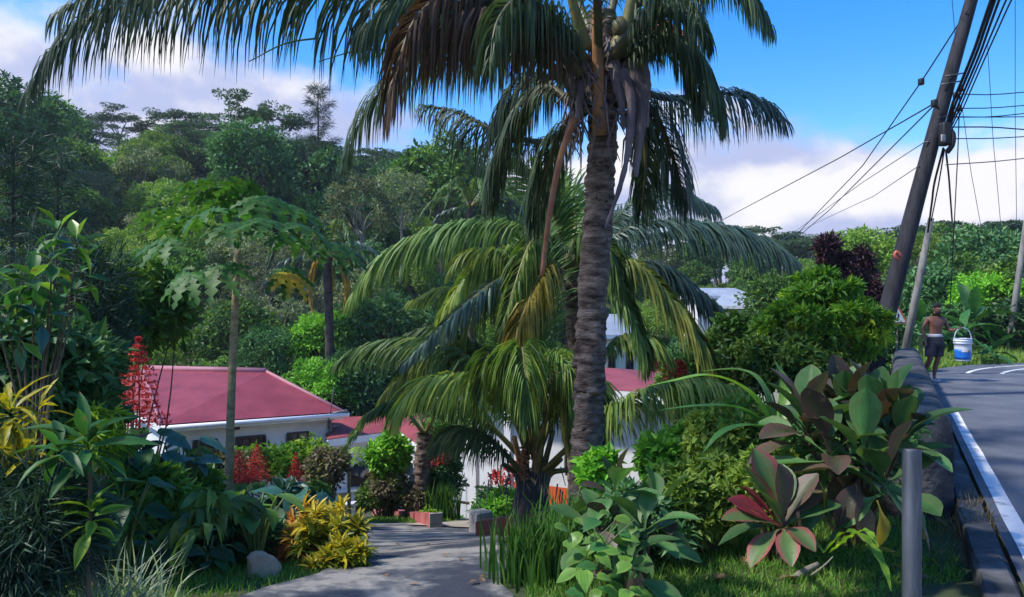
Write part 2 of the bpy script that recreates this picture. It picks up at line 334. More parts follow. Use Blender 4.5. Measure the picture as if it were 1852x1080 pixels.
# ------------------------------------------------------------------ terrain
RP, RD = np.array([3.05, 4.7]), np.array([0.44, 0.898])      # a point on the road's left edge, its direction
def st(x, y):
    dx = x - RP[0]; dy = y - RP[1]
    return -dx * RD[1] + dy * RD[0], dx * RD[0] + dy * RD[1]     # metres left of the edge, metres along it
def xy(s, t): return np.array([RP[0] + RD[0] * t - RD[1] * s, RP[1] + RD[1] * t + RD[0] * s])
PY = [-60, 0, 4.6, 5.5, 7.5, 12, 14.5, 18, 24, 30, 40, 900]
PZ = [0, 0, -.08, -.25, -.71, -1.77, -2.3, -3.2, -4.6, -5.4, -6, -6]
RX = [-300, -90, -60, -42, -20, 0, 18, 33, 75, 300]
RZ = [28, 24, 22, 21.5, 17.5, 11.5, 7, 3.6, 2.6, 4]
def ground_z(x, y):
    x = np.asarray(x, float); y = np.asarray(y, float); s, t = st(x, y)
    p = np.interp(y, PY, PZ)
    plat = -0.07 - 0.15 * smooth01(.12, .4, s)
    bank = np.clip((y - 24.5) * .12, 0, 1.5) * smooth01(2, -1, s)
    z = plat + (p - plat) * smooth01(1.1, 5.5, s) + bank
    u = np.clip((y - 34) / 76, 0, 1); ridge = np.interp(x, RX, RZ)
    hill = z * (1 - u) + ridge * u ** .85
    hill = hill - np.clip(y - 112, 0, 200) * .12
    wob = .25 * np.sin(x * .31 + 1.3) * np.cos(y * .27) + .12 * np.sin(x * .83) * np.sin(y * .71 + 2)
    return hill + wob * smooth01(26, 40, y) * 2
def gz(x, y): return float(ground_z(x, y))
def gp(u, v):
    D = np.arange(1.5, 200, .03); z = CAMZ + (560 - v) / F * D; h = ground_z((u - 926) / F * D, D)
    k = np.argmax(z <= h); return np.array([(u - 926) / F * D[k], D[k], h[k]])

def axis(lo, hi, c, fine, n):
    q = np.linspace(-1, 1, n); k = 3.2; a = np.sinh(k * q) / math.sinh(k)
    return np.where(a < 0, c + a * (c - lo), c + a * (hi - c))
gx = axis(-420, 420, 0.5, .2, 271); gy = axis(-60, 460, 6.0, .2, 291)
X, Y = np.meshgrid(gx, gy); Z = ground_z(X, Y)
mb = MB(); nx = len(gx); idx = np.arange(len(gy) * nx).reshape(len(gy), nx)
mb.add(np.stack([X, Y, Z], -1).reshape(-1, 3), np.stack([idx[:-1, :-1], idx[:-1, 1:], idx[1:, 1:], idx[1:, :-1]], -1).reshape(-1, 4))
tag(mb.build('ground', MAT['soil']), kind='structure')

def ribbon(name, pairs, mat, dz, n=60, cols=9, flat=None, jag=0.0, parent=None, seed=3):
    """a sheet between two polylines that follows the ground"""
    L = catmull([(*a, 0) for a, b in pairs], n)[:, :2]; R = catmull([(*b, 0) for a, b in pairs], n)[:, :2]
    rg = np.random.default_rng(seed); L = L + rg.normal(0, jag, L.shape); R = R + rg.normal(0, jag, R.shape)
    k = np.linspace(0, 1, cols)[None, :, None]; P = L[:, None] * (1 - k) + R[:, None] * k
    z = (ground_z(P[..., 0], P[..., 1]) if flat is None else np.full(P.shape[:2], flat)) + dz
    V = np.concatenate([P, z[..., None]], -1).reshape(-1, 3); i = np.arange(n * cols).reshape(n, cols)
    b = MB(); b.add(V, np.stack([i[:-1, :-1], i[:-1, 1:], i[1:, 1:], i[1:, :-1]], -1).reshape(-1, 4))
    return b.build(name, mat, parent)
DRIVE = [((-2.2, 1.6), (.2, 1.6)), ((-1.9, 3.6), (.05, 3.8)), ((-1.72, 4.5), (0, 4.7)), ((-1.32, 5.5), (-.05, 5.6)), ((-1.42, 7.5), (-.1, 7.5)),
         ((-1.85, 9.5), (-.15, 9.5)), ((-2.35, 11.6), (-.5, 11.8)), ((-3.3, 12.7), (-1.2, 13.1)), ((-4.6, 13.4), (-2.4, 14.4)), ((-8, 14), (-7, 16.6))]
tag(ribbon('driveway', DRIVE, MAT['drive'], .03, 70, 11, jag=.025), kind='structure')
tag(ribbon('garden_path', [((-1.75, 12.9), (-.62, 12.1)), ((-1.5, 13.6), (-.5, 13.2)), ((-1.0, 14.8), (-.2, 14.6)), ((-.9, 16), (.1, 16)), ((-1.1, 17.6), (.3, 17.6))], MAT['path'], .05, 30, 5), kind='structure')

# road: straight, then bending right; the left edge is the outer one in the bend
T1, RR = 16.3, 8.5
def road_pt(off, t):
    """off metres right of the left edge, t metres along it"""
    if t <= T1: return xy(-off, t)
    c = xy(-RR, T1); a = (t - T1) / RR; n0 = np.array([-RD[1], RD[0]])
    ca, sa = math.cos(-a), math.sin(-a); n = np.array([n0[0] * ca - n0[1] * sa, n0[0] * sa + n0[1] * ca])
    return c + n * (RR - off) if a < 1.25 else c + n * (RR - off)
ts = np.concatenate([np.linspace(-14, T1, 40), np.linspace(T1 + .3, T1 + 14, 40)])
def road_strip(o0, o1, t0, t1, z, jag=0, seed=1):
    q = ts[(ts >= t0) & (ts <= t1)]; rg = np.random.default_rng(seed); b = MB(); n = len(q); cols = 7 if o1 - o0 > 1 else 2
    V = [];
    for t in q:
        for k in range(cols):
            p = road_pt(o0 + (o1 - o0) * k / (cols - 1) + (rg.normal(0, jag) if jag else 0), t); V.append([p[0], p[1], z])
    i = np.arange(n * cols).reshape(n, cols)
    b.add(V, np.stack([i[:-1, :-1], i[1:, :-1], i[1:, 1:], i[:-1, 1:]], -1).reshape(-1, 4)[:, ::-1]); return b
road = tag(road_strip(-.02, 5.9, -14, T1 + 14, 0).build('road', MAT['asphalt']), kind='structure')
road_strip(.05, .17, -14, 9.0, .004, .006).build('road_marking', MAT['paint_white'], road)
road_strip(.78, .88, 17.0, T1 + 14, .004, .004).build('road_marking', MAT['paint_white'], road)
road_strip(1.5, 1.6, 17.4, T1 + 14, .004, .004).build('road_marking', MAT['paint_white'], road)

def along(b, prof, t0, t1, n, wob=.01, seed=5, m=0):
    """sweep a profile of (s, z) points along the road edge"""
    rg = np.random.default_rng(seed); k = len(prof); V = []
    for t in np.linspace(t0, t1, n):
        for s, z in prof:
            p = xy(s, t); V.append([p[0] + rg.normal(0, wob), p[1] + rg.normal(0, wob), z + rg.normal(0, wob)])
    fs = [[i * k + j, (i + 1) * k + j, (i + 1) * k + (j + 1) % k, i * k + (j + 1) % k] for i in range(n - 1) for j in range(k)]
    V = np.array(V); c = len(V); V = np.vstack([V, V[:k].mean(0), V[-k:].mean(0)])
    fs += [[c, j, (j + 1) % k, -1] for j in range(k)] + [[c + 1, (n - 1) * k + (j + 1) % k, (n - 1) * k + j, -1] for j in range(k)]
    b.add(V, fs, m=m); return b
kb = along(MB(), [(.04, -.3), (.04, -.03), (.06, -.005), (.22, .0), (.235, -.03), (.24, -.45)], -7, 14.3, 90, .006)
tag(kb.build('kerb', MAT['concrete_dark'], smooth=False), kind='structure')
w = thing('roadside_wall', 'low dark weathered concrete wall with rounded top beside the road', 'wall', (*xy(.65, 8), -.2))
along(MB(), [(.25, -1.2), (.25, .5), (.27, .64), (.31, .70), (.38, .72), (.64, .72), (.71, .70), (.75, .64), (.77, .5), (.80, -1.2)], 2.0, 14.3, 60, .008).build('wall_body', MAT['concrete_dark'], w)

# ------------------------------------------------------------------ houses
def quad(b, pts, t=.5, m=0): b.add(pts, [[0, 1, 2, 3]], t, m)
def slab(b, pts, th, m=0):
    top = np.array(pts, float); bot = top - np.array([0, 0, th]); hexa(b, bot, top, m=m)
def bar(b, p, q, w, h, m=0):
    """a beam between p and q, w wide across, h high"""
    p = np.asarray(p, float); q = np.asarray(q, float); d = nrm(q - p); s = nrm(np.cross(d, [0, 0, 1])) * w / 2; u = np.array([0, 0, h / 2])
    hexa(b, [p - s - u, p + s - u, q + s - u, q - s - u], [p - s + u, p + s + u, q + s + u, q - s + u], m=m)
def window(parent, a, b, z0, z1, out, frame=.05):
    """window between wall points a and b (xy), a dark pane in a frame"""
    a = np.array([*a, 0.]); b = np.array([*b, 0.]); o = np.array([*out, 0.])
    fm = MB()
    for p, q in (((a, z0), (b, z0)), ((a, z1), (b, z1))): bar(fm, p[0] + o * .03 + [0, 0, p[1]], q[0] + o * .03 + [0, 0, q[1]], .1, frame)
    for p in (a, b, (a + b) / 2): 
        c = p + o * .032 + [0, 0, (z0 + z1) / 2]; box(fm, c, (frame, .08, z1 - z0 - frame), math.atan2((b - a)[1], (b - a)[0]))
    w_ = fm.build('window', MAT['frame_dark'], parent, smooth=False)
    g = MB(); quad(g, [a + o * .012 + [0, 0, z0], b + o * .012 + [0, 0, z0], b + o * .012 + [0, 0, z1], a + o * .012 + [0, 0, z1]]); g.build('pane', MAT['glass_dark'], w_, smooth=False)

# left house: hip roof, white walls
ZE, ZR = -1.61, -0.52
C_ = np.array([-9.81, 22.0, ZE]); R_ = np.array([-5.31, 24.75, ZE]); L_ = np.array([-16.2, 31.0, ZE]); K_ = R_ + (L_ - C_) * .85; K_[2] = ZE
A_ = np.array([-13.2, 28.2, ZR]); B_ = np.array([-8.4, 26.9, ZR])
h1 = thing('house', 'white house with a pink hipped sheet-metal roof behind the papaya trunk', 'house', (-10, 25, gz(-10, 25)))
def offz(p, d): return p + np.array([0, 0, d])
rb = MB()
for face in ([C_, R_, B_, A_], [R_, K_, B_], [K_, L_, A_, B_], [L_, C_, A_]):
    f = np.array(face); n = len(f); rb.add(f, [list(range(n)) + ([-1] if n == 3 else [])]); rb.add(f - [0, 0, .04], [(list(range(n)) + ([-1] if n == 3 else []))])
roof = rb.build('roof', MAT['roof_pink'], h1, smooth=False)
cap = MB(); tube(cap, [offz(A_, .02), offz(B_, .02)], .11, 8)
for p, q in ((C_, A_), (R_, B_)): tube(cap, [offz(p, .015), offz(q, .015)], .06, 6)
cap.build('ridge_cap', MAT['roof_cap'], roof)
mbx = MB(); c = C_ * .45 + R_ * .55 + (A_ - C_) * .12; box(mbx, c + [-.6, 0, .1], (.38, .12, .05), .3); mbx.build('vent', MAT['black'], roof, smooth=False)
fb = MB()
for p, q in ((C_, R_), (R_, K_), (L_, C_)): bar(fb, offz(p, -.13), offz(q, -.13), .05, .17)
fb.build('fascia', MAT['house_trim'], h1, smooth=False)
gt = MB(); o = np.array([.52, -.85, 0]) * .08; tube(gt, [offz(C_, -.09) + o, offz(R_, -.09) + o + [.15, .09, 0]], .065, 8); gt.build('gutter', MAT['house_trim'], h1)
cen = (C_ + R_ + K_ + L_) / 4
def inset(p, d=.55): q = nrm(cen - p); return p + q * d
wc = [inset(p) for p in (C_, R_, K_, L_)]
wb = MB()
for i in range(4):
    p, q = wc[i], wc[(i + 1) % 4]; quad(wb, [[*p[:2], -5.6], [*q[:2], -5.6], [*q[:2], ZE - .02], [*p[:2], ZE - .02]])
quad(wb, [[*p[:2], ZE - .06] for p in wc]); wb.build('wall', MAT['house_white'], h1, smooth=False)
d1 = nrm(wc[1] - wc[0])[:2]; outn = np.array([d1[1], -d1[0]]); Lw = np.linalg.norm((wc[1] - wc[0])[:2])
for a, b in ((.15, .29), (.40, .58), (.72, .86)): window(h1, wc[0][:2] + d1 * Lw * a, wc[0][:2] + d1 * Lw * b, -3.5, -2.22, outn)
lp = MB(); q = wc[0][:2] + d1 * Lw * .40 + outn * .12; box(lp, [q[0], q[1], -1.86], (.16, .2, .2), .5); lp.build('wall_lamp', MAT['black'], h1, smooth=False)
dp = MB(); q = wc[1][:2] + outn * .06; tube(dp, [[q[0], q[1], ZE - .05], [q[0], q[1], -5.4]], .05, 8); dp.build('downpipe', MAT['pole_grey'], h1)
ab = MB(); e = R_ + [-.35, -.25, 0]; bar(ab, e + [-.05, 0, -.45], e + [.12, 0, .75], .11, .09); tube(ab, [e + [-.3, 0, -.1], e + [.5, .25, .02]], .06, 6); ab.build('bracket', MAT['pole_grey'], h1)

# second, lower house to its right
z2 = -2.33
P1 = np.array([-5.6, 23.9, z2]); P2 = np.array([-3.71, 25.7, z2]); P3 = np.array([-2.45, 22.1, z2]); P4 = np.array([.2, 23.2, z2]); P5 = np.array([-1.0, 27.6, z2]); P0 = np.array([-6.6, 27.2, z2])
Q1 = np.array([-5.6, 26.6, -2.02]); Q2 = np.array([-3.2, 27.3, -2.02]); Q3 = np.array([-1.2, 23.9, -1.95])
h2 = thing('house', 'low white house with a purple and red roof behind the clipped garden bush', 'house', (-3.5, 25.5, gz(-3.5, 25.5)))
rb = MB()
for f in ([P1, P2, Q2, Q1], [P2, P3, Q3, Q2], [P3, P4, Q3], [P4, P5, Q2, Q3], [P5, P0, Q1, Q2], [P0, P1, Q1]):
    n = len(f); rb.add(np.array(f), [list(range(n)) + ([-1] if n == 3 else [])])
rb.build('roof', MAT['roof_red'], h2, smooth=False)
fb = MB()
for p, q in ((P1, P2), (P2, P3), (P3, P4), (P4, P5)): bar(fb, offz(p, -.13), offz(q, -.13), .05, .2)
fb.build('fascia', MAT['house_trim'], h2, smooth=False)
wb = MB(); ring = [P1 + [.1, .45, 0], P2 + [.15, .5, 0], P3 + [.45, .5, 0], P4 + [-.4, .5, 0], P5 + [-.4, -.4, 0], P0 + [.4, -.4, 0]]
for i in range(6):
    p, q = ring[i], ring[(i + 1) % 6]; quad(wb, [[*p[:2], -5.6], [*q[:2], -5.6], [*q[:2], z2 - .04], [*p[:2], z2 - .04]])
wb.build('wall', MAT['house_white'], h2, smooth=False)
# arched awning; black sheet stands for shade in the carport opening; white cabinet
ap = MB(); a = ring[0][:2] + (ring[1] - ring[0])[:2] * .18; d = nrm((ring[1] - ring[0])[:2]); o = np.array([d[1], -d[0]]) * .9
zb = gz(*a); th = np.linspace(0, math.pi, 14); w_ = 1.05
arc = [(a + d * (w_ - w_ * math.cos(t)) * 1.0, zb + 1.15 + .32 * math.sin(t)) for t in th]
V = []
for (p, z) in arc: V += [[p[0] + o[0], p[1] + o[1], z], [p[0], p[1] , z + .04]]
ap.add(V, [[2 * i, 2 * i + 2, 2 * i + 3, 2 * i + 1] for i in range(13)]); 
V = []
for (p, z) in arc: V += [[p[0] - o[0] * -.04, p[1] - o[1] * -.04, z], [p[0] - o[0] * -.04, p[1] - o[1] * -.04, zb - .1]]
ap.add(V, [[2 * i, 2 * i + 1, 2 * i + 3, 2 * i + 2] for i in range(13)])
ap.build('awning', MAT['awning_and_shade_black'], h2)
cb = thing('cabinet', 'tall white garden cabinet under the dark awning', 'cabinet', (*(a + d * 1.55 + o * .75), zb))
b = MB(); q = a + d * 1.55 + o * .75; rbox(b, (q[0], q[1], zb + .5), (.42, .4, 1.0), .7, .03); b.build('cabinet_body', MAT['plastic_white'], cb)
b = MB(); q2 = q + o * .25; rbox(b, (q2[0], q2[1], zb + .5), (.34, .03, .88), math.atan2(d[1], d[0]), .01); b.build('door', MAT['house_trim'], cb)

# white house with an orange base, seen through the palms
HA = np.array([-1.3, 19.2]); HB = np.array([3.35, 16.6]); dh = nrm(HB - HA); on = np.array([dh[1], -dh[0]]); bk = np.array([.2, 4.5])
h3 = thing('house', 'white house with an orange wall base and red roof behind the coconut palms', 'house', (1, 18.5, gz(1, 18.5)))
wb = MB(); zt = -.12
cs = [HA, HB, HB + bk, HA + bk]
for i in range(4):
    p, q = cs[i], cs[(i + 1) % 4]; quad(wb, [[*p, -4.6], [*q, -4.6], [*q, zt], [*p, zt]])
wb.build('wall', MAT['house_white'], h3, smooth=False)
ob = MB(); quad(ob, [[*(HA + dh * 1.2 + on * .02), -4.3], [*(HB + on * .02), -4.3], [*(HB + on * .02), -2.42], [*(HA + dh * 1.2 + on * .02), -2.42]])
quad(ob, [[*(HB + dh * .02 + on * .02), -4.3], [*(HB + bk + dh * .02), -4.3], [*(HB + bk + dh * .02), -2.42], [*(HB + dh * .02 + on * .02), -2.42]]); ob.build('wall_base', MAT['orange'], h3, smooth=False)
rb = MB(); e = [HA + on * .6 - dh * .5, HB + on * .6 + dh * .5, HB + bk - on * .6 + dh * .5, HA + bk - on * .6 - dh * .5]; mid0 = (e[0] + e[3]) / 2 + dh * 1.6; mid1 = (e[1] + e[2]) / 2 - dh * 1.6
E = [np.array([*p, zt + .02]) for p in e]; M0 = np.array([*mid0, zt + .28]); M1 = np.array([*mid1, zt + .28])
for f in ([E[0], E[1], M1, M0], [E[1], E[2], M1], [E[2], E[3], M0, M1], [E[3], E[0], M0]): n = len(f); rb.add(np.array(f), [list(range(n)) + ([-1] if n == 3 else [])])
rb.build('roof', MAT['roof_red'], h3, smooth=False)
fb = MB()
for i in range(4): bar(fb, E[i] - [0, 0, .12], E[(i + 1) % 4] - [0, 0, .12], .05, .22)
fb.build('fascia', MAT['house_trim'], h3, smooth=False)
for k in (0.05, .22, .39): 
    q = HA + dh * k * 5.2 + on * 1.1; b = MB(); box(b, [q[0], q[1], -2.2], (.16, .16, 3.6), math.atan2(dh[1], dh[0])); b.build('column', MAT['house_trim'], h3, smooth=False)
b = MB(); q0 = HA + on * 1.14; q1 = HA + dh * 2.1 + on * 1.14
for z in (-2.35, -2.75): bar(b, [*q0, z], [*q1, z], .05, .05)
b.build('railing', MAT['frame_dark'], h3, smooth=False)
b = MB()
for k in np.linspace(0, 1, 12): q = q0 + (q1 - q0) * k; box(b, [q[0], q[1], -2.72], (.035, .035, .74))
b.build('baluster', MAT['house_trim'], h3, smooth=False)
window(h3, HA + dh * 2.9, HA + dh * 3.9, -2.1, -.9, on)

# far houses with grey roofs down in the valley to the right
def small_house(label, u, v, D, wpx, hpx, rpx, roofm, wallm, rz=.3):
    c = px(u, v, D); w_ = wpx / F * D; hh = hpx / F * D; rr = rpx / F * D
    t = thing('house', label, 'house', (c[0], c[1], gz(c[0], c[1])))
    b = MB(); zb = gz(c[0], c[1]) - .5; box(b, (c[0], c[1], (c[2] + zb) / 2), (w_, w_ * .8, c[2] - zb), rz); b.build('wall', MAT[wallm], t, smooth=False)
    R = np.array([[math.cos(rz), -math.sin(rz)], [math.sin(rz), math.cos(rz)]])
    P = lambda x, y, z: np.array([*(np.array([x, y]) @ R.T + c[:2]), c[2] + z])
    a = w_ * .58; d = w_ * .5; ee = [P(-a, -d, 0), P(a, -d, 0), P(a, d, 0), P(-a, d, 0)]; m0, m1 = P(-a * .6, 0, rr), P(a * .6, 0, rr)
    b = MB()
    for f in ([ee[0], ee[1], m1, m0], [ee[1], ee[2], m1], [ee[2], ee[3], m0, m1], [ee[3], ee[0], m0]): n = len(f); b.add(np.array(f), [list(range(n)) + ([-1] if n == 3 else [])])
    b.build('roof', MAT[roofm], t, smooth=False)
    b = MB()
    for i in range(4): bar(b, ee[i] - [0, 0, .08], ee[(i + 1) % 4] - [0, 0, .08], .06, .16)
    b.build('fascia', MAT['house_trim'], t, smooth=False)
    f0 = np.array([math.cos(rz), math.sin(rz)]); n0 = np.array([f0[1], -f0[0]]); q = c[:2] + n0 * w_ * .4
    for k in (-.3, .15): window(t, q + f0 * w_ * k, q + f0 * w_ * (k + .15), c[2] - 1.5, c[2] - .6, n0)
small_house('cream house with a grey roof nearest the bright bush', 1352, 553, 40, 105, 60, 26, 'roof_grey', 'wall_cream', -.15)
small_house('pale house with a blue-grey roof beyond the drooping palm frond', 1296, 536, 48, 95, 40, 15, 'roof_grey', 'house_white', .1)
small_house('cream house glimpsed right beside the tall palm trunk', 1112, 604, 30, 75, 60, 36, 'roof_grey', 'wall_cream', .2)
hx = (138 - 926) / F * 92; small_house('small pale building high on the forested ridge', 138, 560 - (gz(hx, 92) + 3.2 - CAMZ) / 92 * F, 92, 40, 20, 8, 'concrete', 'concrete', .2)

# ------------------------------------------------------------------ garden masonry and furniture
def planter_wall(label, a, b, h, mat, mat_in='soil'):
    a = np.array(a); b = np.array(b); z0, z1 = gz(*a), gz(*b)
    t = thing('planter_wall', label, 'planter', (a[0], a[1], z0), 'low garden planters'); m = MB()
    d = nrm(b - a); n = np.array([-d[1], d[0]]) * .16
    hexa(m, [[*a, z0 - .2], [*b, z1 - .2], [*(b + n), z1 - .2], [*(a + n), z0 - .2]], [[*a, z0 + h], [*b, z1 + h], [*(b + n), z1 + h], [*(a + n), z0 + h]]); m.build('wall_face', MAT[mat], t, smooth=False)
    m = MB(); bar(m, [*(b + n / 2), z1 + h / 2], [*(b + n / 2 + d * .05), z1 + h / 2], .2, h + .03); m.build('end_block', MAT['concrete'], t, smooth=False)
q = gp(778, 958); q2 = gp(668, 938)
planter_wall('pink painted planter wall below the clipped bush', q2[:2] + [0, .4], q[:2] + [0, .05], .24, 'planter')
q = gp(860, 972); planter_wall('dark red planter wall beside the garden path', q[:2], q[:2] + np.array([1.1, -.75]), .2, 'planter_brown')
b = MB(); q = gp(868, 968) + [0, .25, .22]; rbox(b, q - [0, 0, .12], (.26, .26, .34), .5, .03); tag(b.build('concrete_block', MAT['concrete'], smooth=False), 'small pale concrete block at the end of the dark red planter', 'block')
q = gp(625, 925); tb = thing('garden_table', 'white concrete garden table near the yellow croton', 'table', q)
b = MB(); rbox(b, q + [0, 0, .66], (.85, .55, .09), .15, .03); b.build('tabletop', MAT['furniture'], tb)
for s in (-.24, .24): b = MB(); rbox(b, q + [s, 0, .31], (.12, .34, .63), .15, .02); b.build('leg', MAT['furniture'], tb)
for lab, u, v in (('short white concrete stool in front of the garden table', 634, 936), ('white concrete stool at the far side of the garden table', 652, 918)):
    q = gp(u, v); t = thing('garden_stool', lab, 'stool', q, 'concrete garden stools')
    b = MB(); rbox(b, q + [0, 0, .34], (.36, .28, .07), .4, .02); b.build('seat', MAT['furniture'], t); b = MB(); rbox(b, q + [0, 0, .15], (.16, .2, .31), .4, .02); b.build('leg', MAT['furniture'], t)
q = gp(835, 885); t = thing('garden_bench', 'white bench on the lawn by the white house', 'bench', q)
b = MB(); rbox(b, q + [0, 0, .4], (1.2, .4, .06), -.4, .02); b.build('seat', MAT['furniture'], t)
for s in (-.45, .45): b = MB(); rbox(b, q + [s * .92, -s * .39, .18], (.1, .34, .38), -.4, .02); b.build('leg', MAT['furniture'], t)
# ------------------------------------------------------------------ trees
def clump_leaves(b, rg, cen, cr, n, L, Wd, tmpl=LQ, flat=1.0, t0=0.5, tv=.25, droop=.25, jit=.9):
    """n leaves on the outer shells of the clumps"""
    cen = np.asarray(cen, float); k = rg.integers(0, len(cen), n); cr = np.broadcast_to(cr, (len(cen),))
    d = nrm(rg.normal(size=(n, 3))); d[:, 2] = np.where(rg.random(n) < .6, np.abs(d[:, 2]), d[:, 2])
    r = cr[k] * (.45 + .6 * rg.random(n) ** .6); p = cen[k] + d * r[:, None] * np.array([1, 1, flat])
    dirs = nrm(d + rg.normal(0, jit, (n, 3)) + [0, 0, -droop]); up = nrm(d + [0, 0, .9] + rg.normal(0, .5, (n, 3)))
    ct = rg.normal(t0, tv, len(cen)); tint = np.clip(ct[k] + rg.normal(0, .17, n), 0, 1)
    s = rg.uniform(.7, 1.25, n); scatter(b, tmpl, p, dirs, up, L * s, Wd * s, tint)
def shell(rg, n, c, r, lo=.5, hi=1.0, zmin=-.45):
    d = nrm(rg.normal(size=(n * 3, 3))); d = d[d[:, 2] > zmin][:n]; q = rg.uniform(lo, hi, len(d))[:, None] ** .6
    return np.asarray(c) + d * q * np.asarray(r)
KIND = dict(
 broad=dict(H=9, r=(3.2, 3.1, 2.9), cz=6.2, nc=46, cr=.95, n=5200, L=.42, W=.22, mat='f_mid', bark='bark', tr=.16),
 dense=dict(H=9, r=(3.0, 3.0, 3.2), cz=5.8, nc=52, cr=.9, n=5600, L=.40, W=.2, mat='f_dark', bark='bark_dark', tr=.2),
 light=dict(H=8, r=(2.8, 2.9, 2.3), cz=5.6, nc=34, cr=.85, n=3600, L=.36, W=.17, mat='f_light', bark='bark_pale', tr=.1),
 grey=dict(H=9, r=(2.6, 2.6, 3.0), cz=5.6, nc=40, cr=.55, n=2300, L=.36, W=.15, mat='f_grey', bark='bark_pale', tr=.12),
 bright=dict(H=6, r=(2.2, 2.2, 1.9), cz=4.0, nc=60, cr=.6, n=7500, L=.26, W=.13, mat='f_bright', bark='bark', tr=.12),
 mango=dict(H=7, r=(2.6, 2.6, 2.3), cz=4.3, nc=64, cr=.62, n=8000, L=.3, W=.1, mat='f_dark', bark='bark_dark', tr=.16),
)
def limb(b, rg, p, q, r0, r1, sag=.15):
    p = np.asarray(p, float); q = np.asarray(q, float); m = (p + q) / 2 + rg.normal(0, .12, 3) * np.linalg.norm(q - p) + [0, 0, -sag * .5]
    tube(b, catmull([p, m, q], 6), np.linspace(r0, r1, 6), 5, cap=False)
def make_tree(kind, seed):
    rg = np.random.default_rng(seed); tr = MB(); cr = MB()
    if kind == 'albizia':
        H = 14; fork = np.array([rg.normal(0, .3), rg.normal(0, .3), H * .5])
        tube(tr, catmull([[0, 0, -1], [rg.normal(0, .2), rg.normal(0, .2), H * .25], fork], 8), np.linspace(.3, .2, 8), 7)
        pads = []
        for i in range(9):
            a = i * 2.4 + rg.normal(0, .3); rr = rg.uniform(1.2, 5.2); z = H * rg.uniform(.74, 1.0) - rr * .22
            q = np.array([rr * math.cos(a), rr * math.sin(a), z]); limb(tr, rg, fork + [0, 0, rg.uniform(-1.5, 0)], q, .12, .035, -.4)
            for k in range(7):
                s = q + np.array([rg.normal(0, 1.15), rg.normal(0, 1.15), rg.normal(.05, .28)]); pads.append(s)
                if k < 3: limb(tr, rg, q, s, .03, .012)
        clump_leaves(cr, rg, pads, rg.uniform(.55, 1.15, len(pads)), 5600, .4, .17, LD, flat=.2, droop=.05, jit=.5)
        mat, bark = 'f_albizia', 'bark_pale'
    elif kind == 'casuarina':
        H = 15; tube(tr, catmull([[0, 0, -1], [.15, .1, H * .4], [0, 0, H]], 10), np.linspace(.22, .03, 10), 6)
        for i in range(46):
            z = H * (.25 + .75 * (i / 46)); a = i * 2.4; ln = (1 - (z / H) ** 2 * .75) * rg.uniform(1.6, 3.1)
            q = np.array([ln * math.cos(a), ln * math.sin(a), z + ln * rg.uniform(.1, .5)]); limb(tr, rg, [0, 0, z], q, .035, .01)
            n = 110; k = rg.random(n)[:, None] ** .7; p = np.array([0, 0, z]) * (1 - k) + q * k + rg.normal(0, .12, (n, 3))
            dd = nrm(nrm(q - [0, 0, z]) * .7 + rg.normal(0, .55, (n, 3)) + [0, 0, -.25]); scatter(cr, LD, p, dd, nrm(rg.normal(size=(n, 3))), rg.uniform(.5, .95, n), .035, np.clip(rg.normal(.5, .25, n), 0, 1))
        mat, bark = 'needle', 'bark_dark'
    else:
        k = KIND[kind]; c = np.array([0, 0, k['cz']]); cen = shell(rg, k['nc'], c, k['r'])
        top = np.array([rg.normal(0, .25), rg.normal(0, .25), k['cz'] * .72])
        tube(tr, catmull([[0, 0, -1.2], [rg.normal(0, .15), rg.normal(0, .15), k['cz'] * .35], top], 8), np.linspace(k['tr'] * 1.3, k['tr'] * .8, 8), 7)
        for q in cen[::3]: limb(tr, rg, top + [0, 0, rg.uniform(-.9, .2)], q, k['tr'] * .45, .02)
        clump_leaves(cr, rg, cen, rg.uniform(.7, 1.25, len(cen)) * k['cr'], k['n'], k['L'], k['W'])
        mat, bark = k['mat'], k['bark']
    return tr.mesh(kind + '_trunk', MAT[bark]), cr.mesh(kind + '_crown', MAT[mat], smooth=False)
TREES = {k: [make_tree(k, 11 + i) for i in range(n)] for k, n in dict(broad=3, dense=3, light=3, grey=2, albizia=4, casuarina=2, bright=1, mango=1).items()}
TCOUNT = 0
def tree(kind, x, y, sc, label, group=None, name=None, rot=None, zs=1.0, z=None):
    global TCOUNT
    tm, cm = TREES[kind][TCOUNT % len(TREES[kind])]; TCOUNT += 1
    t = thing(name or {'albizia': 'umbrella_tree', 'casuarina': 'casuarina_tree', 'grey': 'pale_limbed_tree'}.get(kind, 'broadleaf_tree'), label, 'tree', (x, y, gz(x, y) if z is None else z), group)
    t.rotation_euler = (0, 0, rot if rot is not None else (TCOUNT * 2.399) % 6.283); t.scale = (sc, sc, sc * zs)
    link('trunk', tm, t); link('crown', cm, t); return t

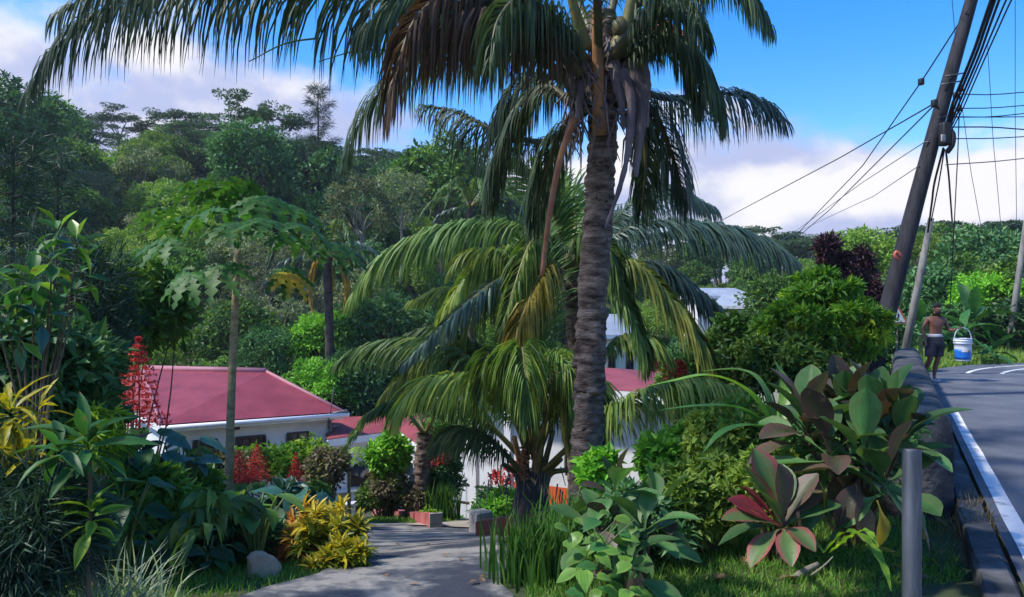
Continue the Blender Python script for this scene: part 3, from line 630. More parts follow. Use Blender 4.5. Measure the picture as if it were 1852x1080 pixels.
rg = np.random.default_rng(5)
LAB = dict(broad='mid green round-crowned tree in the forest on the hillside', dense='dense dark green tree in the forest on the hillside',
           light='pale yellow-green feathery tree in the forest on the hillside', grey='sparse grey-green tree with pale limbs in the hillside forest',
           albizia='tall flat-topped umbrella tree on the forested ridge')
GRP = dict(broad='mid green forest trees', dense='dark forest trees', light='pale green forest trees', grey='pale limbed forest trees', albizia='flat-topped trees along the ridge')
placed = []
def zone(k, x, y):
    u = 926 + x / y * F; zx = 'left of the papaya trunk' if u < 425 else 'between papaya and tall palm' if u < 1060 else 'right of the tall palm trunk'
    zy = '' if k == 'albizia' else 'low on the slope' if y < 45 else 'midway up the slope' if y < 64 else 'high on the slope'
    w = dict(broad='mid green round-crowned forest tree', dense='dense dark green forest tree', light='pale yellow-green feathery forest tree', grey='sparse pale-limbed forest tree', albizia='flat-topped umbrella tree along the ridge')[k]
    return ' '.join((w + ' ' + zy + ' ' + zx).split()), ' '.join((GRP[k] + ' ' + zy + ' ' + zx).split())
def ok(x, y, d):
    for a, b in placed:
        if (a - x) ** 2 + (b - y) ** 2 < d * d: return False
    placed.append((x, y)); return True
# ridge: flat-topped crowns against the sky
for i in range(400):
    y = rg.uniform(88, 116); a = rg.uniform(-.72, .74); x = a * y
    if not ok(x, y, 4.3): continue
    if len(placed) > 92: break
    s = rg.uniform(.72, 1.02) * (1.05 if a > .2 else .9); tree('albizia', x, y, s, *zone('albizia', x, y), zs=.62)
# hillside body
n0 = len(placed)
for i in range(2600):
    y = 33 + 56 * rg.random() ** 1.25; a = rg.uniform(-.74, .76); x = a * y
    if a > .40 and y < 46: continue
    if not ok(x, y, 2.7 + y * .014): continue
    q = rg.random() + .25 * math.sin(x * .13 + y * .09)
    k = 'dense' if q < .26 else 'broad' if q < .55 else 'light' if q < .88 else 'grey'
    s = rg.uniform(.55, .9) * (1.0 if y > 45 else .8)
    if y > 68: s *= 1.25 if a < .02 else 1.0
    if y < 40: s *= .75
    if .02 < a: s *= .6 if y < 70 else .85
    tree(k, x, y, s, *zone(k, x, y))
    if len(placed) - n0 > 235: break
# trees one can single out
def at_px(u, D): return (u - 926) / F * D
tree('casuarina', at_px(575, 70), 70, 1.0, 'tallest wispy casuarina standing against the sky on the left ridge', rot=1, z=px(575, 150, 70)[2] - 15.2)
tree('albizia', at_px(470, 72), 72, .75, 'layered flat-topped tree just left of the tallest casuarina', z=px(470, 180, 72)[2] - 10.6)
tree('dense', at_px(20, 62), 62, 1.2, 'big dark tree at the upper left edge of the hill', z=px(20, 150, 62)[2] - 10.8)
tree('dense', at_px(450, 60), 60, .95, 'dark broad tree below the layered flat-topped tree', z=px(450, 230, 60)[2] - 8.6)
tree('grey', at_px(655, 46), 46, .8, 'sparse grey tree with forked pale limbs behind the papaya crown', z=px(655, 310, 46)[2] - 7)
tree('grey', at_px(725, 50), 50, .75, 'slim pale-trunked tree above the arching palm frond', z=px(725, 300, 50)[2] - 6.6)
tree('broad', at_px(800, 58), 58, 1.05, 'round green hilltop tree in the dip of the skyline', z=px(800, 262, 58)[2] - 9.4)
tree('bright', at_px(592, 33), 33, .66, 'bright lime green rounded tree behind the house, upper of the pair', z=px(592, 565, 33)[2] - 3.9)
tree('bright', at_px(588, 30.5), 30.5, .62, 'bright lime green rounded tree close behind the house roof, lower of the pair', z=px(588, 650, 30.5)[2] - 3.65)
tree('mango', at_px(690, 34), 34, .95, 'dense dark rounded tree left of the arching palm fronds', z=px(690, 528, 34)[2] - 6.3)
tree('mango', at_px(505, 33), 33, .7, 'dark bushy tree behind the pink roof beside the lime green trees', z=px(505, 590, 33)[2] - 4.6)
tree('dense', at_px(640, 31), 31, .5, 'dark shrubby tree between the two lime green trees and the palms', z=px(640, 640, 31)[2] - 4.5)
tree('bright', at_px(1800, 30), 30, .72, 'bright green bushy tree beyond the road bend at the right edge', z=px(1800, 492, 30)[2] - 4.2)
tree('broad', at_px(1725, 34), 34, .62, 'green tree behind the walking man', z=px(1725, 480, 34)[2] - 5.5)
tree('dense', at_px(1665, 33), 33, .55, 'dark tree behind the warning sign', z=px(1665, 480, 33)[2] - 5)
tree('dense', at_px(1790, 40), 40, .8, 'dark tree above the bright green one at the right', z=px(1790, 430, 40)[2] - 7)
tree('broad', at_px(1860, 30), 30, .6, 'green tree cut off by the right edge of the picture', z=px(1860, 480, 30)[2] - 5.2)
tree('broad', at_px(1420, 36), 36, .55, 'green tree behind the bright bush beside the grey roofs', z=px(1420, 500, 36)[2] - 4.9)
tree('light', at_px(1560, 42), 42, .7, 'pale feathery tree behind the dark red plants', z=px(1560, 420, 42)[2] - 5.5)
tree('casuarina', at_px(25, 13), 13, .42, 'dark feathery casuarina at the left edge', z=px(25, 235, 13)[2] - 6.4)
tree('casuarina', at_px(105, 14), 14, .38, 'second feathery casuarina right of the edge one', z=px(105, 270, 14)[2] - 5.8)

# undergrowth that covers the hill between the trees
b = MB(); n = 2600; y = 30 + 85 * rg.random(n) ** 1.3; x = rg.uniform(-.78, .8, n) * y; m_ = ~((x > .30 * y) & (y < 36)); x, y = x[m_], y[m_]
house = ((x > -17) & (x < 0) & (y < 32)); x, y = x[~house], y[~house]
cen = np.stack([x, y, ground_z(x, y) + rg.uniform(-.1, .5, len(x))], 1)
clump_leaves(b, rg, cen, rg.uniform(.7, 1.5, len(x)), 120000, .5, .24, LD, flat=.8, tv=.3)
tag(b.build('hill_undergrowth', MAT['f_mid'], smooth=False), 'low green undergrowth covering the forested hill', 'undergrowth', kind='stuff')

# ------------------------------------------------------------------ palms
def frond(parent, pts, llen, mat, rmat='rachis', n=84, hang=.8, w=.042, rr=.032, start=.1, seed=0, t0=.4, tip=.0, lift=.2, broken=.06):
    rg = np.random.default_rng(seed + 100); C = catmull(pts, 64); T = nrm(np.gradient(C, axis=0)); Zu = np.array([0, 0, 1.])
    S0 = nrm(np.cross(C[-1] - C[0], Zu)); S = nrm(np.cross(T, Zu) + .35 * S0); Nn = np.cross(S, T)
    lf = MB(); tt = np.linspace(start, 1, n)
    for sg in (-1, 1):
        q = np.clip(tt + rg.normal(0, .003, n), 0, 1); ii = q * 63; i0 = np.minimum(ii.astype(int), 62); fr = (ii - i0)[:, None]
        P = C[i0] * (1 - fr) + C[i0 + 1] * fr; t_ = nrm(T[i0] * (1 - fr) + T[i0 + 1] * fr); s_ = nrm(S[i0] * (1 - fr) + S[i0 + 1] * fr); n_ = np.cross(s_, t_)
        pr = np.minimum(1, .45 + 2.4 * (q - start)) * (1 - .68 * np.clip((q - .55) / .45, 0, 1) ** 1.6); ln = llen * pr * rg.uniform(.86, 1.1, n)
        ln = np.where(rg.random(n) < broken, ln * rg.uniform(.3, .7, n), ln)
        a = np.radians(44 + 30 * q + rg.normal(0, 5, n))[:, None]
        d0 = nrm(sg * s_ * np.cos(a) + t_ * np.sin(a) + n_ * (lift + rg.normal(0, .1, (n, 1))))
        J = 5; pos = P.copy(); rows = []; hg = np.clip(hang * rg.uniform(.85, 1.15, n), 0, 1.2)[:, None]
        tw = rg.normal(0, .35, (n, 1))
        for j in range(J):
            g = hg * (j / (J - 1)) ** .42; d = nrm(d0 * np.maximum(1 - g, .04) + np.array([0, 0, -1.]) * g)
            wv = nrm(t_ - d * np.sum(t_ * d, 1, keepdims=True)); wv = nrm(wv + tw * np.cross(d, wv))
            ww = w * (.55, 1, .95, .65, .06)[j] * (.5 + .5 * pr)[:, None] / 2
            rows.append(pos - wv * ww); rows.append(pos + wv * ww); pos = pos + d * (ln / (J - 1))[:, None]
        V = np.stack(rows, 1).reshape(-1, 3); k = np.arange(n)[:, None, None] * 2 * J
        f = (np.array([[2 * j, 2 * j + 1, 2 * j + 3, 2 * j + 2] for j in range(J - 1)])[None] + k).reshape(-1, 4)
        ti = np.clip(t0 + tip * (q - .4) + rg.normal(0, .16, n), 0, 1); lf.add(V, f, np.repeat(ti, J - 1))
    o = lf.build('frond', MAT[mat], parent, smooth=False)
    rb = MB(); tube(rb, C, rr * np.linspace(1.25, .14, 64) ** .9, 6)
    r = link('rachis', rb.mesh('rachis', MAT[rmat], parent.location), o)
    return o
def palm_trunk(parent, pts, r0, r1, rings, mat='palm_bark', seed=3):
    rg = np.random.default_rng(seed); n = rings * 4; C = catmull(pts, n); sides = 22; a = np.linspace(0, 2 * math.pi, sides, endpoint=False)
    T = nrm(np.gradient(C, axis=0)); V = []; x = np.array([1., 0, 0]); jit = rg.normal(0, .006, (n, sides)); lump = rg.normal(0, .010, (rings + 1, sides)); tilt = rg.normal(0, .022, (rings + 1, 2))
    for i in range(n):
        x = nrm(x - T[i] * np.dot(x, T[i])); y = np.cross(T[i], x); k = i // 4; ph = i % 4
        r = (r0 + (r1 - r0) * i / n) * (1 + (-.02, .085, .055, .02)[ph]) + jit[i] * .6 + lump[k]
        r = r * (1 + .5 * max(0, 1 - i / (n * .1)) ** 2)
        dz = (tilt[k][0] * np.cos(a) + tilt[k][1] * np.sin(a))[:, None] * T[i]
        V.append(C[i] + r[:, None] * (np.cos(a)[:, None] * x + np.sin(a)[:, None] * y) + dz)
    V = np.concatenate(V); i = np.arange(n * sides).reshape(n, sides); j = np.roll(i, -1, 1)
    b = MB(); b.add(V, np.stack([i[:-1], j[:-1], j[1:], i[1:]], -1).reshape(-1, 4), rg.random((n - 1) * sides)); return b.build('trunk', MAT[mat], parent)

# the tall coconut palm in the middle
PB = px(1052, 1062, 7.6); PB[2] = gz(PB[0], PB[1])
pm = thing('coconut_palm', 'tall coconut palm with a ringed trunk in the middle foreground', 'palm tree', PB)
palm_trunk(pm, [PB - [0, 0, .3], px(1058, 900, 7.6), px(1066, 700, 7.6), px(1074, 500, 7.6), px(1088, 300, 7.6), px(1092, 130, 7.6), px(1090, 20, 7.6)], .148, .122, 46)
MAIN = [
 ([(1045, 165, 7.6), (985, 110, 7.5), (880, 50, 7.3), (700, -5, 7.0), (450, -38, 6.8), (240, -8, 6.7), (120, 70, 6.7), (62, 150, 6.7)], 1.12, 'palm_dark', .95, 120),
 ([(1055, 120, 7.6), (960, 0, 7.2), (800, -130, 6.6), (520, -125, 6.2), (260, -55, 6), (110, 20, 6)], 1.0, 'palm_dark', .95, 90),
 ([(1060, 140, 7.5), (960, 20, 6.9), (850, -20, 6.4), (765, 20, 6.0), (725, 100, 5.8), (705, 190, 5.8)], .9, 'palm_brown', .95, 90),
 ([(1040, 190, 7.7), (985, 160, 7.9), (935, 220, 8.1), (900, 300, 8.2), (885, 370, 8.3)], .65, 'palm_dark', .9, 70),
 ([(1050, 150, 7.9), (900, 80, 8.6), (760, 110, 9.2), (670, 190, 9.6), (622, 290, 9.8)], 1.0, 'palm_dark', .95, 80),
 ([(1060, 200, 8.1), (990, 255, 8.8), (905, 240, 9.4), (830, 205, 9.8), (770, 192, 10)], .95, 'palm_dark', .95, 70),
 ([(1115, 130, 7.5), (1180, 70, 7.3), (1245, 90, 7.2), (1285, 150, 7.1), (1305, 215, 7.1)], .65, 'palm_dark', .95, 70),
 ([(1125, 150, 7.8), (1210, 178, 8.3), (1300, 168, 8.7), (1375, 185, 8.9), (1415, 215, 9)], .85, 'palm_skylit', .9, 76),
 ([(1110, 80, 7.6), (1200, -50, 7.4), (1290, -70, 7.2), (1350, -20, 7.1), (1388, 40, 7.1)], .75, 'palm_dark', .95, 76),
 ([(1125, 160, 7.9), (1180, 200, 8.3), (1215, 280, 8.6), (1240, 370, 8.8)], .8, 'palm_skylit', .9, 64),
 ([(1083, 120, 7.35), (1080, 0, 6.95), (1070, -150, 6.3), (1040, -260, 5.4), (1000, -280, 4.4)], .8, 'palm_dark', .9, 70),
 ([(1095, 60, 8), (1150, -120, 8.6), (1240, -200, 9.3), (1340, -150, 10)], .9, 'palm_dark', .9, 70),
 ([(1070, 60, 8), (980, -120, 8.8), (850, -150, 9.6), (700, -80, 10.2), (600, 0, 10.4)], .9, 'palm_dark', .95, 80),
 ([(1110, 100, 7.2), (1190, 0, 6.6), (1230, -60, 6.0), (1250, -40, 5.3), (1260, 40, 5.0)], .6, 'palm_dark', .95, 64),
 ([(1060, 110, 7.4), (1000, 30, 6.7), (940, 0, 6.2), (900, 40, 5.9), (885, 120, 5.8)], .75, 'palm_dark', .95, 76),
 ([(1120, 170, 7.8), (1160, 220, 8.0), (1168, 300, 8.1), (1160, 380, 8.2)], .65, 'palm_dark', .9, 60),
 ([(1060, 190, 7.9), (1020, 230, 8.3), (985, 310, 8.5), (965, 400, 8.6)], .75, 'palm_dark', .9, 60),
 ([(1060, 80, 7.9), (960, 20, 8.6), (850, 30, 9.2), (790, 100, 9.6)], .95, 'palm_dark', .95, 70),
 ([(1055, 130, 7.5), (950, 50, 7.1), (840, 10, 6.8), (740, 10, 6.6), (660, 50, 6.5)], 1.05, 'palm_dark', 1.0, 80),
 ([(1055, 140, 7.4), (970, 60, 6.8), (900, 30, 6.4), (830, 40, 6.2), (780, 90, 6.1)], .95, 'palm_brown', 1.0, 80),
 ([(1120, 120, 7.6), (1170, 60, 7.7), (1220, 70, 7.8), (1250, 125, 7.9), (1262, 190, 7.9)], .65, 'palm_dark', 1.0, 70),
 ([(1125, 100, 7.4), (1180, 20, 7.0), (1230, 10, 6.7), (1275, 60, 6.5)], .65, 'palm_dark', 1.0, 64),
 ([(1060, 150, 8), (1000, 140, 8.4), (940, 160, 8.8), (890, 240, 9.1)], .8, 'palm_dark', 1.0, 64),
]
for i, (pts, ll, mat, hg, n) in enumerate(MAIN):
    frond(pm, [px(*p) for p in pts], ll, mat, 'rachis_dark', n=int(n * 1.75), hang=min(1.1, hg * 1.1), w=.021, seed=i, rr=.04, lift=.12)
# leaf bases, hanging dead stalk and sheaths round the crown
b = MB(); tube(b, catmull([px(1040, 215, 7.3), px(1018, 270, 7.2), px(1000, 350, 7.15), px(988, 430, 7.15), px(980, 500, 7.15)], 20), np.linspace(.035, .022, 20), 7); b.build('dead_stalk', MAT['rachis_orange'], pm)
def ragged(parent, pts, w, mat, name, seed, n=26):
    C = catmull([px(*p) for p in pts], n); rg = np.random.default_rng(seed); V = []; T = nrm(np.gradient(C, axis=0)); S = nrm(np.cross(T, [0, 1., .2])); N_ = np.cross(S, T)
    for i in range(n):
        t = i / (n - 1); ww = w * (1 - .75 * t) * (1 + rg.normal(0, .14))
        for x in (-1, -.4, .3, 1): V.append(C[i] + S[i] * ww * x * .5 + N_[i] * (ww * (.35 * x * x - .1) + rg.normal(0, .006)))
    f = [[i * 4 + j, i * 4 + j + 1, i * 4 + j + 5, i * 4 + j + 4] for i in range(n - 1) for j in range(3)]
    b = MB(); b.add(V, f); b.build(name, MAT[mat], parent)
for i, (pts, w) in enumerate((([(1125, 125, 7.3), (1142, 180, 7.2), (1137, 270, 7.2), (1118, 350, 7.2), (1095, 412, 7.25)], .10), ([(1140, 110, 7.4), (1160, 180, 7.35), (1157, 260, 7.35), (1150, 320, 7.35)], .15), ([(1108, 110, 7.35), (1122, 170, 7.3), (1128, 235, 7.3)], .13), ([(1060, 110, 7.4), (1050, 170, 7.35), (1042, 230, 7.35)], .14), ([(1150, 60, 7.45), (1168, 140, 7.4), (1170, 230, 7.4)], .14), ([(1035, 60, 7.4), (1030, 120, 7.35), (1036, 170, 7.35)], .12))):
    ragged(pm, pts, w, 'sheath', 'dead_sheath', i)
for i, (pts, r) in enumerate((([(1085, 245, 7.42), (1083, 180, 7.36), (1080, 60, 7.2), (1080, -40, 7)], .055), ([(1058, 200, 7.5), (1030, 150, 7.45), (1005, 120, 7.4)], .07), ([(1060, 90, 7.5), (1045, 40, 7.4), (1030, -20, 7.3)], .06), ([(1120, 190, 7.5), (1150, 130, 7.45), (1170, 90, 7.4)], .07), ([(1105, 110, 7.45), (1135, 40, 7.4), (1150, -40, 7.3)], .07), ([(1070, 180, 7.75), (1020, 110, 7.9), (960, 80, 8.2)], .06))):
    b = MB(); C = catmull([px(*p) for p in pts], 12); tube(b, C, np.linspace(r * 1.3, r * .6, 12), 8); b.build('leaf_base', MAT['sheath_orange' if i == 0 else 'rachis_dark' if i % 2 else 'rachis'], pm)
rg = np.random.default_rng(9); b = MB()
for i in range(150):
    a = rg.uniform(0, 6.28); u, v = 1090 + 60 * math.cos(a), rg.uniform(60, 240); p = px(u, v, 7.6 + .3 * math.sin(a)); q = p + [rg.normal(0, .08), rg.normal(0, .08), -rg.uniform(.1, .5)]
    tube(b, [p, (p + q) / 2 + rg.normal(0, .04, 3), q], [.012, .01, .003], 4, cap=False)
b.build('fibre', MAT['sheath'], pm)
b = MB()
for i in range(12):
    s = px(1172 + rg.normal(0, 4), 60, 7.4); e = px(1205 + rg.normal(0, 22), rg.uniform(-5, 70), 7.3 + rg.normal(0, .1)); tube(b, catmull([s, (s + e) / 2 + [0, 0, .1], e], 6), .008, 4, cap=False)
    for k in range(12):
        q = s + (e - s) * rg.uniform(.4, 1) + rg.normal(0, .03, 3); box(b, q, (.022, .022, .022), rg.uniform(0, 1))
b.build('flower_stalk', MAT['red_stem'], pm)
for i, (u, v, D) in enumerate(((1122, 50, 7.4), (1040, 70, 7.45))):
    bm = bmesh.new(); bmesh.ops.create_uvsphere(bm, u_segments=12, v_segments=8, radius=.085, matrix=Matrix.Diagonal((1, 1, 1.25, 1))); me = bpy.data.meshes.new('coconut'); bm.to_mesh(me); bm.free()
    for p in me.polygons: p.use_smooth = True
    me.materials.append(MAT['rachis_dark']); link('coconut', me, pm, Matrix.Translation(Vector(px(u, v, D)) - pm.location))

# young coconut palm in front of the white house
YB = px(960, 918, 10); YB[2] = gz(YB[0], YB[1])
py_ = thing('coconut_palm', 'young stemless coconut palm with arching fronds left of the tall trunk', 'palm tree', YB)
b = MB(); tube(b, [YB - [0, 0, .3], YB + [0, 0, .25], px(962, 850, 10)], [.3, .26, .16], 12); b.build('trunk', MAT['bark_dark'], py_)
YOUNG = [
 ([(958, 820, 9.9), (930, 690, 9.5), (905, 640, 9.2), (880, 650, 8.9), (868, 720, 8.8)], .8, 'palm_green', .95, 80, .4, .2),
 ([(965, 820, 9.9), (985, 690, 9.5), (1005, 645, 9.2), (1030, 670, 8.9), (1040, 740, 8.8)], .75, 'palm_green', .95, 80, .5, .2),
 ([(955, 820, 10.2), (900, 690, 10.6), (840, 620, 10.8), (770, 600, 10.9), (700, 640, 11)], .9, 'palm_green', .9, 80, .3, .1),
 ([(955, 830, 10), (925, 745, 9.6), (870, 695, 9.2), (800, 686, 8.9), (750, 708, 8.8), (722, 750, 8.7)], .9, 'palm_green', .8, 90, .6, .5),
 ([(965, 830, 10), (955, 720, 9.6), (945, 645, 9.1), (945, 632, 8.7), (950, 680, 8.3), (955, 750, 8.2)], .95, 'palm_green', .85, 84, .5, .2),
 ([(950, 800, 10.1), (900, 700, 10.2), (830, 640, 10.3), (740, 618, 10.4), (660, 630, 10.5), (615, 655, 10.5)], .85, 'palm_green', .8, 80, .35, 0),
 ([(985, 850, 9.8), (1060, 780, 9.0), (1150, 718, 8.2), (1250, 690, 7.6), (1330, 702, 7.2)], .7, 'palm_green', .9, 80, .6, .2),
 ([(960, 800, 10.3), (955, 650, 10.6), (965, 500, 11), (985, 420, 11.3)], .9, 'palm_green', .4, 70, .3, 0),
 ([(945, 830, 10), (880, 765, 9.9), (800, 718, 9.8), (725, 722, 9.7), (668, 748, 9.7)], .55, 'palm_green', .85, 76, .3, .1),
 ([(975, 820, 10), (1015, 720, 10), (1060, 690, 10), (1100, 740, 10)], .8, 'palm_green', .85, 66, .4, .1),
 ([(970, 810, 9.8), (1000, 720, 9.4), (1020, 690, 9.1), (1030, 740, 8.9), (1035, 800, 8.8)], .7, 'palm_yellow', .9, 60, .2, .3),
 ([(940, 850, 9.8), (890, 800, 9.5), (830, 780, 9.3), (790, 800, 9.2)], .7, 'palm_dark', .85, 60, .6, 0),
 ([(950, 810, 10.2), (925, 700, 10.6), (880, 640, 11), (820, 640, 11.3)], .85, 'palm_dark', .7, 66, .5, 0),
]
for i, (pts, ll, mat, hg, n, t0, tip) in enumerate(YOUNG): frond(py_, [px(*p) for p in pts], ll * .98, mat, n=int(n * 1.9), hang=hg, w=.027, seed=40 + i, t0=t0, tip=tip, start=.2)
for i, (u, v) in enumerate(((975, 700), (985, 760), (1000, 780), (930, 790), (945, 760), (1015, 830), (910, 840), (1025, 850))):
    b = MB(); tube(b, catmull([px(960 + (u - 960) * .3, 915, 10), px(960 + (u - 960) * .5, 860, 9.9), px(u, v, 9.7)], 10), np.linspace(.055, .03, 10), 7); b.build('leaf_base', MAT['sheath_orange' if i in (0, 3) else 'rachis' if i % 2 else 'rachis_dark'], py_)
rg = np.random.default_rng(21); b = MB()
for i in range(60):
    u = rg.normal(960, 38); p = px(u, rg.uniform(840, 900), 9.85); tube(b, [p, p + [rg.normal(0, .05), -.03, -rg.uniform(.15, .4)]], [.01, .004], 4, cap=False)
b.build('fibre', MAT['sheath'], py_)
b = MB()
for k in range(26): u, v = 948 + rg.normal(0, 5), 810 + k * 2.2; q = px(u, v, 9.62); box(b, q, (.05, .03, .02), rg.uniform(0, 3))
b.build('flower_stalk', MAT['rachis_orange'], py_)

# second palm right behind the tall trunk
BB = px(1045, 800, 12); BB[2] = gz(BB[0], BB[1])
pbk = thing('coconut_palm', 'coconut palm with wide arching fronds behind the tall trunk', 'palm tree', BB)
palm_trunk(pbk, [BB - [0, 0, .3], px(1045, 700, 12), px(1040, 580, 12), px(1030, 480, 12)], .15, .13, 18, seed=8)
BACK = [
 ([(1010, 480, 12), (950, 450, 11.6), (880, 470, 11.2), (820, 540, 11), (790, 610, 10.9)], .8, 'palm_green', .95, 84, .6, .3, 'rachis'),
 ([(1020, 480, 12), (990, 430, 11.4), (960, 440, 10.9), (930, 520, 10.5), (905, 600, 10.3)], .75, 'palm_green', .95, 84, .5, .3, 'rachis'),
 ([(1035, 480, 11.9), (1060, 430, 11.5), (1100, 450, 11.2), (1130, 530, 11)], .75, 'palm_green', .95, 70, .4, .2, 'rachis'),
 ([(1010, 470, 12), (960, 418, 12), (870, 405, 12), (760, 430, 12), (680, 482, 12), (640, 535, 12)], 1.0, 'palm_green', .92, 100, .4, .3, 'rachis'),
 ([(1010, 490, 11.8), (940, 490, 11.3), (890, 458, 11), (840, 462, 10.8), (815, 490, 10.7)], .6, 'palm_green', .85, 64, .7, .2, 'rachis'),
 ([(1005, 480, 11.7), (930, 490, 11), (850, 545, 10.4), (780, 610, 10), (735, 655, 9.9)], .55, 'palm_skylit', .95, 80, .5, .3, 'rachis'),
 ([(1000, 470, 11.6), (985, 485, 10.8), (950, 560, 10.3), (912, 645, 10)], .8, 'palm_yellow', .95, 76, .6, .3, 'rachis'),
 ([(1000, 490, 11.8), (910, 520, 11.2), (820, 580, 10.6), (745, 660, 10.3), (695, 715, 10.2)], .8, 'palm_green', .95, 84, .6, .6, 'rachis'),
 ([(990, 500, 12), (880, 550, 12), (810, 525, 12.3), (745, 545, 12.4)], .6, 'palm_green', .8, 60, .6, .1, 'rachis'),
 ([(1060, 460, 12.2), (1150, 412, 12.3), (1250, 405, 12.4), (1350, 425, 12.4), (1420, 460, 12.4), (1452, 490, 12.4)], .92, 'palm_skylit', .93, 100, .5, .2, 'rachis_dark'),
 ([(1070, 460, 12.4), (1140, 370, 12.8), (1210, 345, 13), (1290, 378, 13.2)], .85, 'palm_skylit', .9, 70, .5, 0, 'rachis_dark'),
 ([(1070, 490, 11.8), (1140, 475, 11.3), (1215, 545, 11), (1268, 620, 10.8), (1298, 690, 10.7)], .85, 'palm_yellow', .9, 84, .1, .2, 'rachis'),
 ([(1075, 490, 12), (1180, 480, 12.2), (1260, 530, 12.4), (1330, 590, 12.5), (1365, 625, 12.5)], .75, 'palm_skylit', .95, 84, .45, .1, 'rachis_dark'),
 ([(1020, 470, 12), (1005, 400, 11.8), (970, 330, 11.6), (940, 300, 11.4)], .8, 'palm_green', .5, 70, .3, 0, 'rachis'),
 ([(1030, 470, 12.2), (1040, 390, 12.6), (1010, 320, 13)], .8, 'palm_green', .45, 60, .3, 0, 'rachis'),
 ([(1080, 650, 11.5), (1120, 615, 11.3), (1170, 612, 11.1), (1210, 645, 11)], .55, 'palm_green', .85, 56, .6, .2, 'rachis'),
 ([(1060, 500, 11.7), (1110, 520, 11.2), (1150, 590, 11), (1165, 660, 10.9)], .7, 'palm_green', .9, 64, .4, .3, 'rachis'),
]
for i, (pts, ll, mat, hg, n, t0, tip, rm) in enumerate(BACK): frond(pbk, [px(*p) for p in pts], ll * 1.12, mat, rm, n=int(n * 1.9), hang=hg, w=.03, seed=70 + i, t0=t0, tip=tip, rr=.034)
for i in range(5):
    b = MB(); tube(b, catmull([px(1045, 520, 12), px(1030, 490, 11.9), px(1000 + i * 25, 460, 11.8)], 8), np.linspace(.07, .04, 8), 7); b.build('leaf_base', MAT['rachis'], pbk)

def far_palm(label, u, v, D, spread, nf, seed, dead=3):
    c = px(u, v, D); t = thing('coconut_palm', label, 'palm tree', (c[0], c[1], gz(c[0], c[1]))); rg = np.random.default_rng(seed)
    palm_trunk(t, [[c[0], c[1], gz(c[0], c[1]) - .3], [c[0] + .1, c[1], (c[2] + gz(c[0], c[1])) / 2], c], .2, .15, 14, 'bark_dark', seed=seed)
    for i in range(nf):
        a = i * 2.4 + rg.normal(0, .2); el = rg.uniform(-.1, 1.1); L = spread * rg.uniform(.8, 1.1); d = np.array([math.cos(a), math.sin(a), 0])
        frond(t, [c, c + d * L * .35 + [0, 0, L * .42 * el], c + d * L * .75 + [0, 0, L * (.42 * el - .12)], c + d * L + [0, 0, L * (.3 * el - .45)]], L * .22, 'palm_green' if i % 3 else 'palm_skylit', n=44, hang=.75, w=.07, seed=seed + i)
    for i in range(dead):
        a = rg.uniform(0, 6.28); d = np.array([math.cos(a), math.sin(a), 0]); L = spread * .8
        frond(t, [c, c + d * .5 + [0, 0, -.1], c + d * .8 + [0, 0, -L * .5], c + d * .7 + [0, 0, -L]], L * .25, 'palm_yellow', n=30, hang=1, w=.07, seed=seed + 50 + i, t0=.9)
far_palm('coconut palm with dead orange fronds behind the papaya tree', 592, 465, 31, 2.6, 13, 300, 7)
far_palm('small coconut palm on the slope above the arching frond', 850, 375, 36, 2.6, 11, 340, 0)
# ------------------------------------------------------------------ garden plants
def leafmesh(name, prof, L, Wd, mat, fold=.12, curl=.3, cols=2, wave=0., sway=0., edge=True):
    v, f, e = blade(prof, fold, curl, cols, wave, sway); v = v * np.array([Wd / max(prof) / 2, L, L]); b = MB()
    b.add(v, f, (e if edge else np.random.default_rng(3).random(len(f)))); return b.mesh(name, MAT[mat])
def orient(d, up, pos, s=1.0, roll=0.0):
    y = Vector(nrm(d)); x = y.cross(Vector(up)); x = x.normalized() if x.length > 1e-4 else Vector((1, 0, 0)); z = x.cross(y)
    M = Matrix((x, y, z)).transposed().to_4x4() @ Matrix.Rotation(roll, 4, 'Y'); return Matrix.Translation(Vector(pos)) @ M @ Matrix.Diagonal((s, s, s, 1))
def rosette(parent, pos, n, meshes, e_top=1.25, e_bot=-.3, seed=0, s=(.8, 1.1), rise=.12, az0=0., arc=6.283, name='leaf', w=None, axis=(0, 0, 1)):
    rg = np.random.default_rng(seed); off = Vector(pos) - parent.location; ax = nrm(np.array(axis, float))
    for i in range(n):
        k = i / max(1, n - 1); a = az0 + (i * 2.399 if arc > 6 else rg.uniform(-arc / 2, arc / 2)); e = e_top + (e_bot - e_top) * k ** .8 + rg.normal(0, .1)
        d = np.array([math.cos(a) * math.cos(e), math.sin(a) * math.cos(e), math.sin(e)]); d = nrm(d + (ax - [0, 0, 1]) * .7)
        up = np.array([-math.cos(a) * math.sin(e), -math.sin(a) * math.sin(e), math.cos(e)])
        p = off + Vector(ax * rise * (1 - k)) + Vector((d[0], d[1], 0)) * .012
        me = meshes[rg.choice(len(meshes), p=w)]
        link(name, me, parent, orient(d, up, p, rg.uniform(*s), rg.normal(0, .25)))
def stem(parent, pts, r0, r1, mat='brown_stem', name='stem', n=10, sides=7):
    b = MB(); tube(b, catmull(pts, n), np.linspace(r0, r1, n), sides); return b.build(name, MAT[mat], parent)
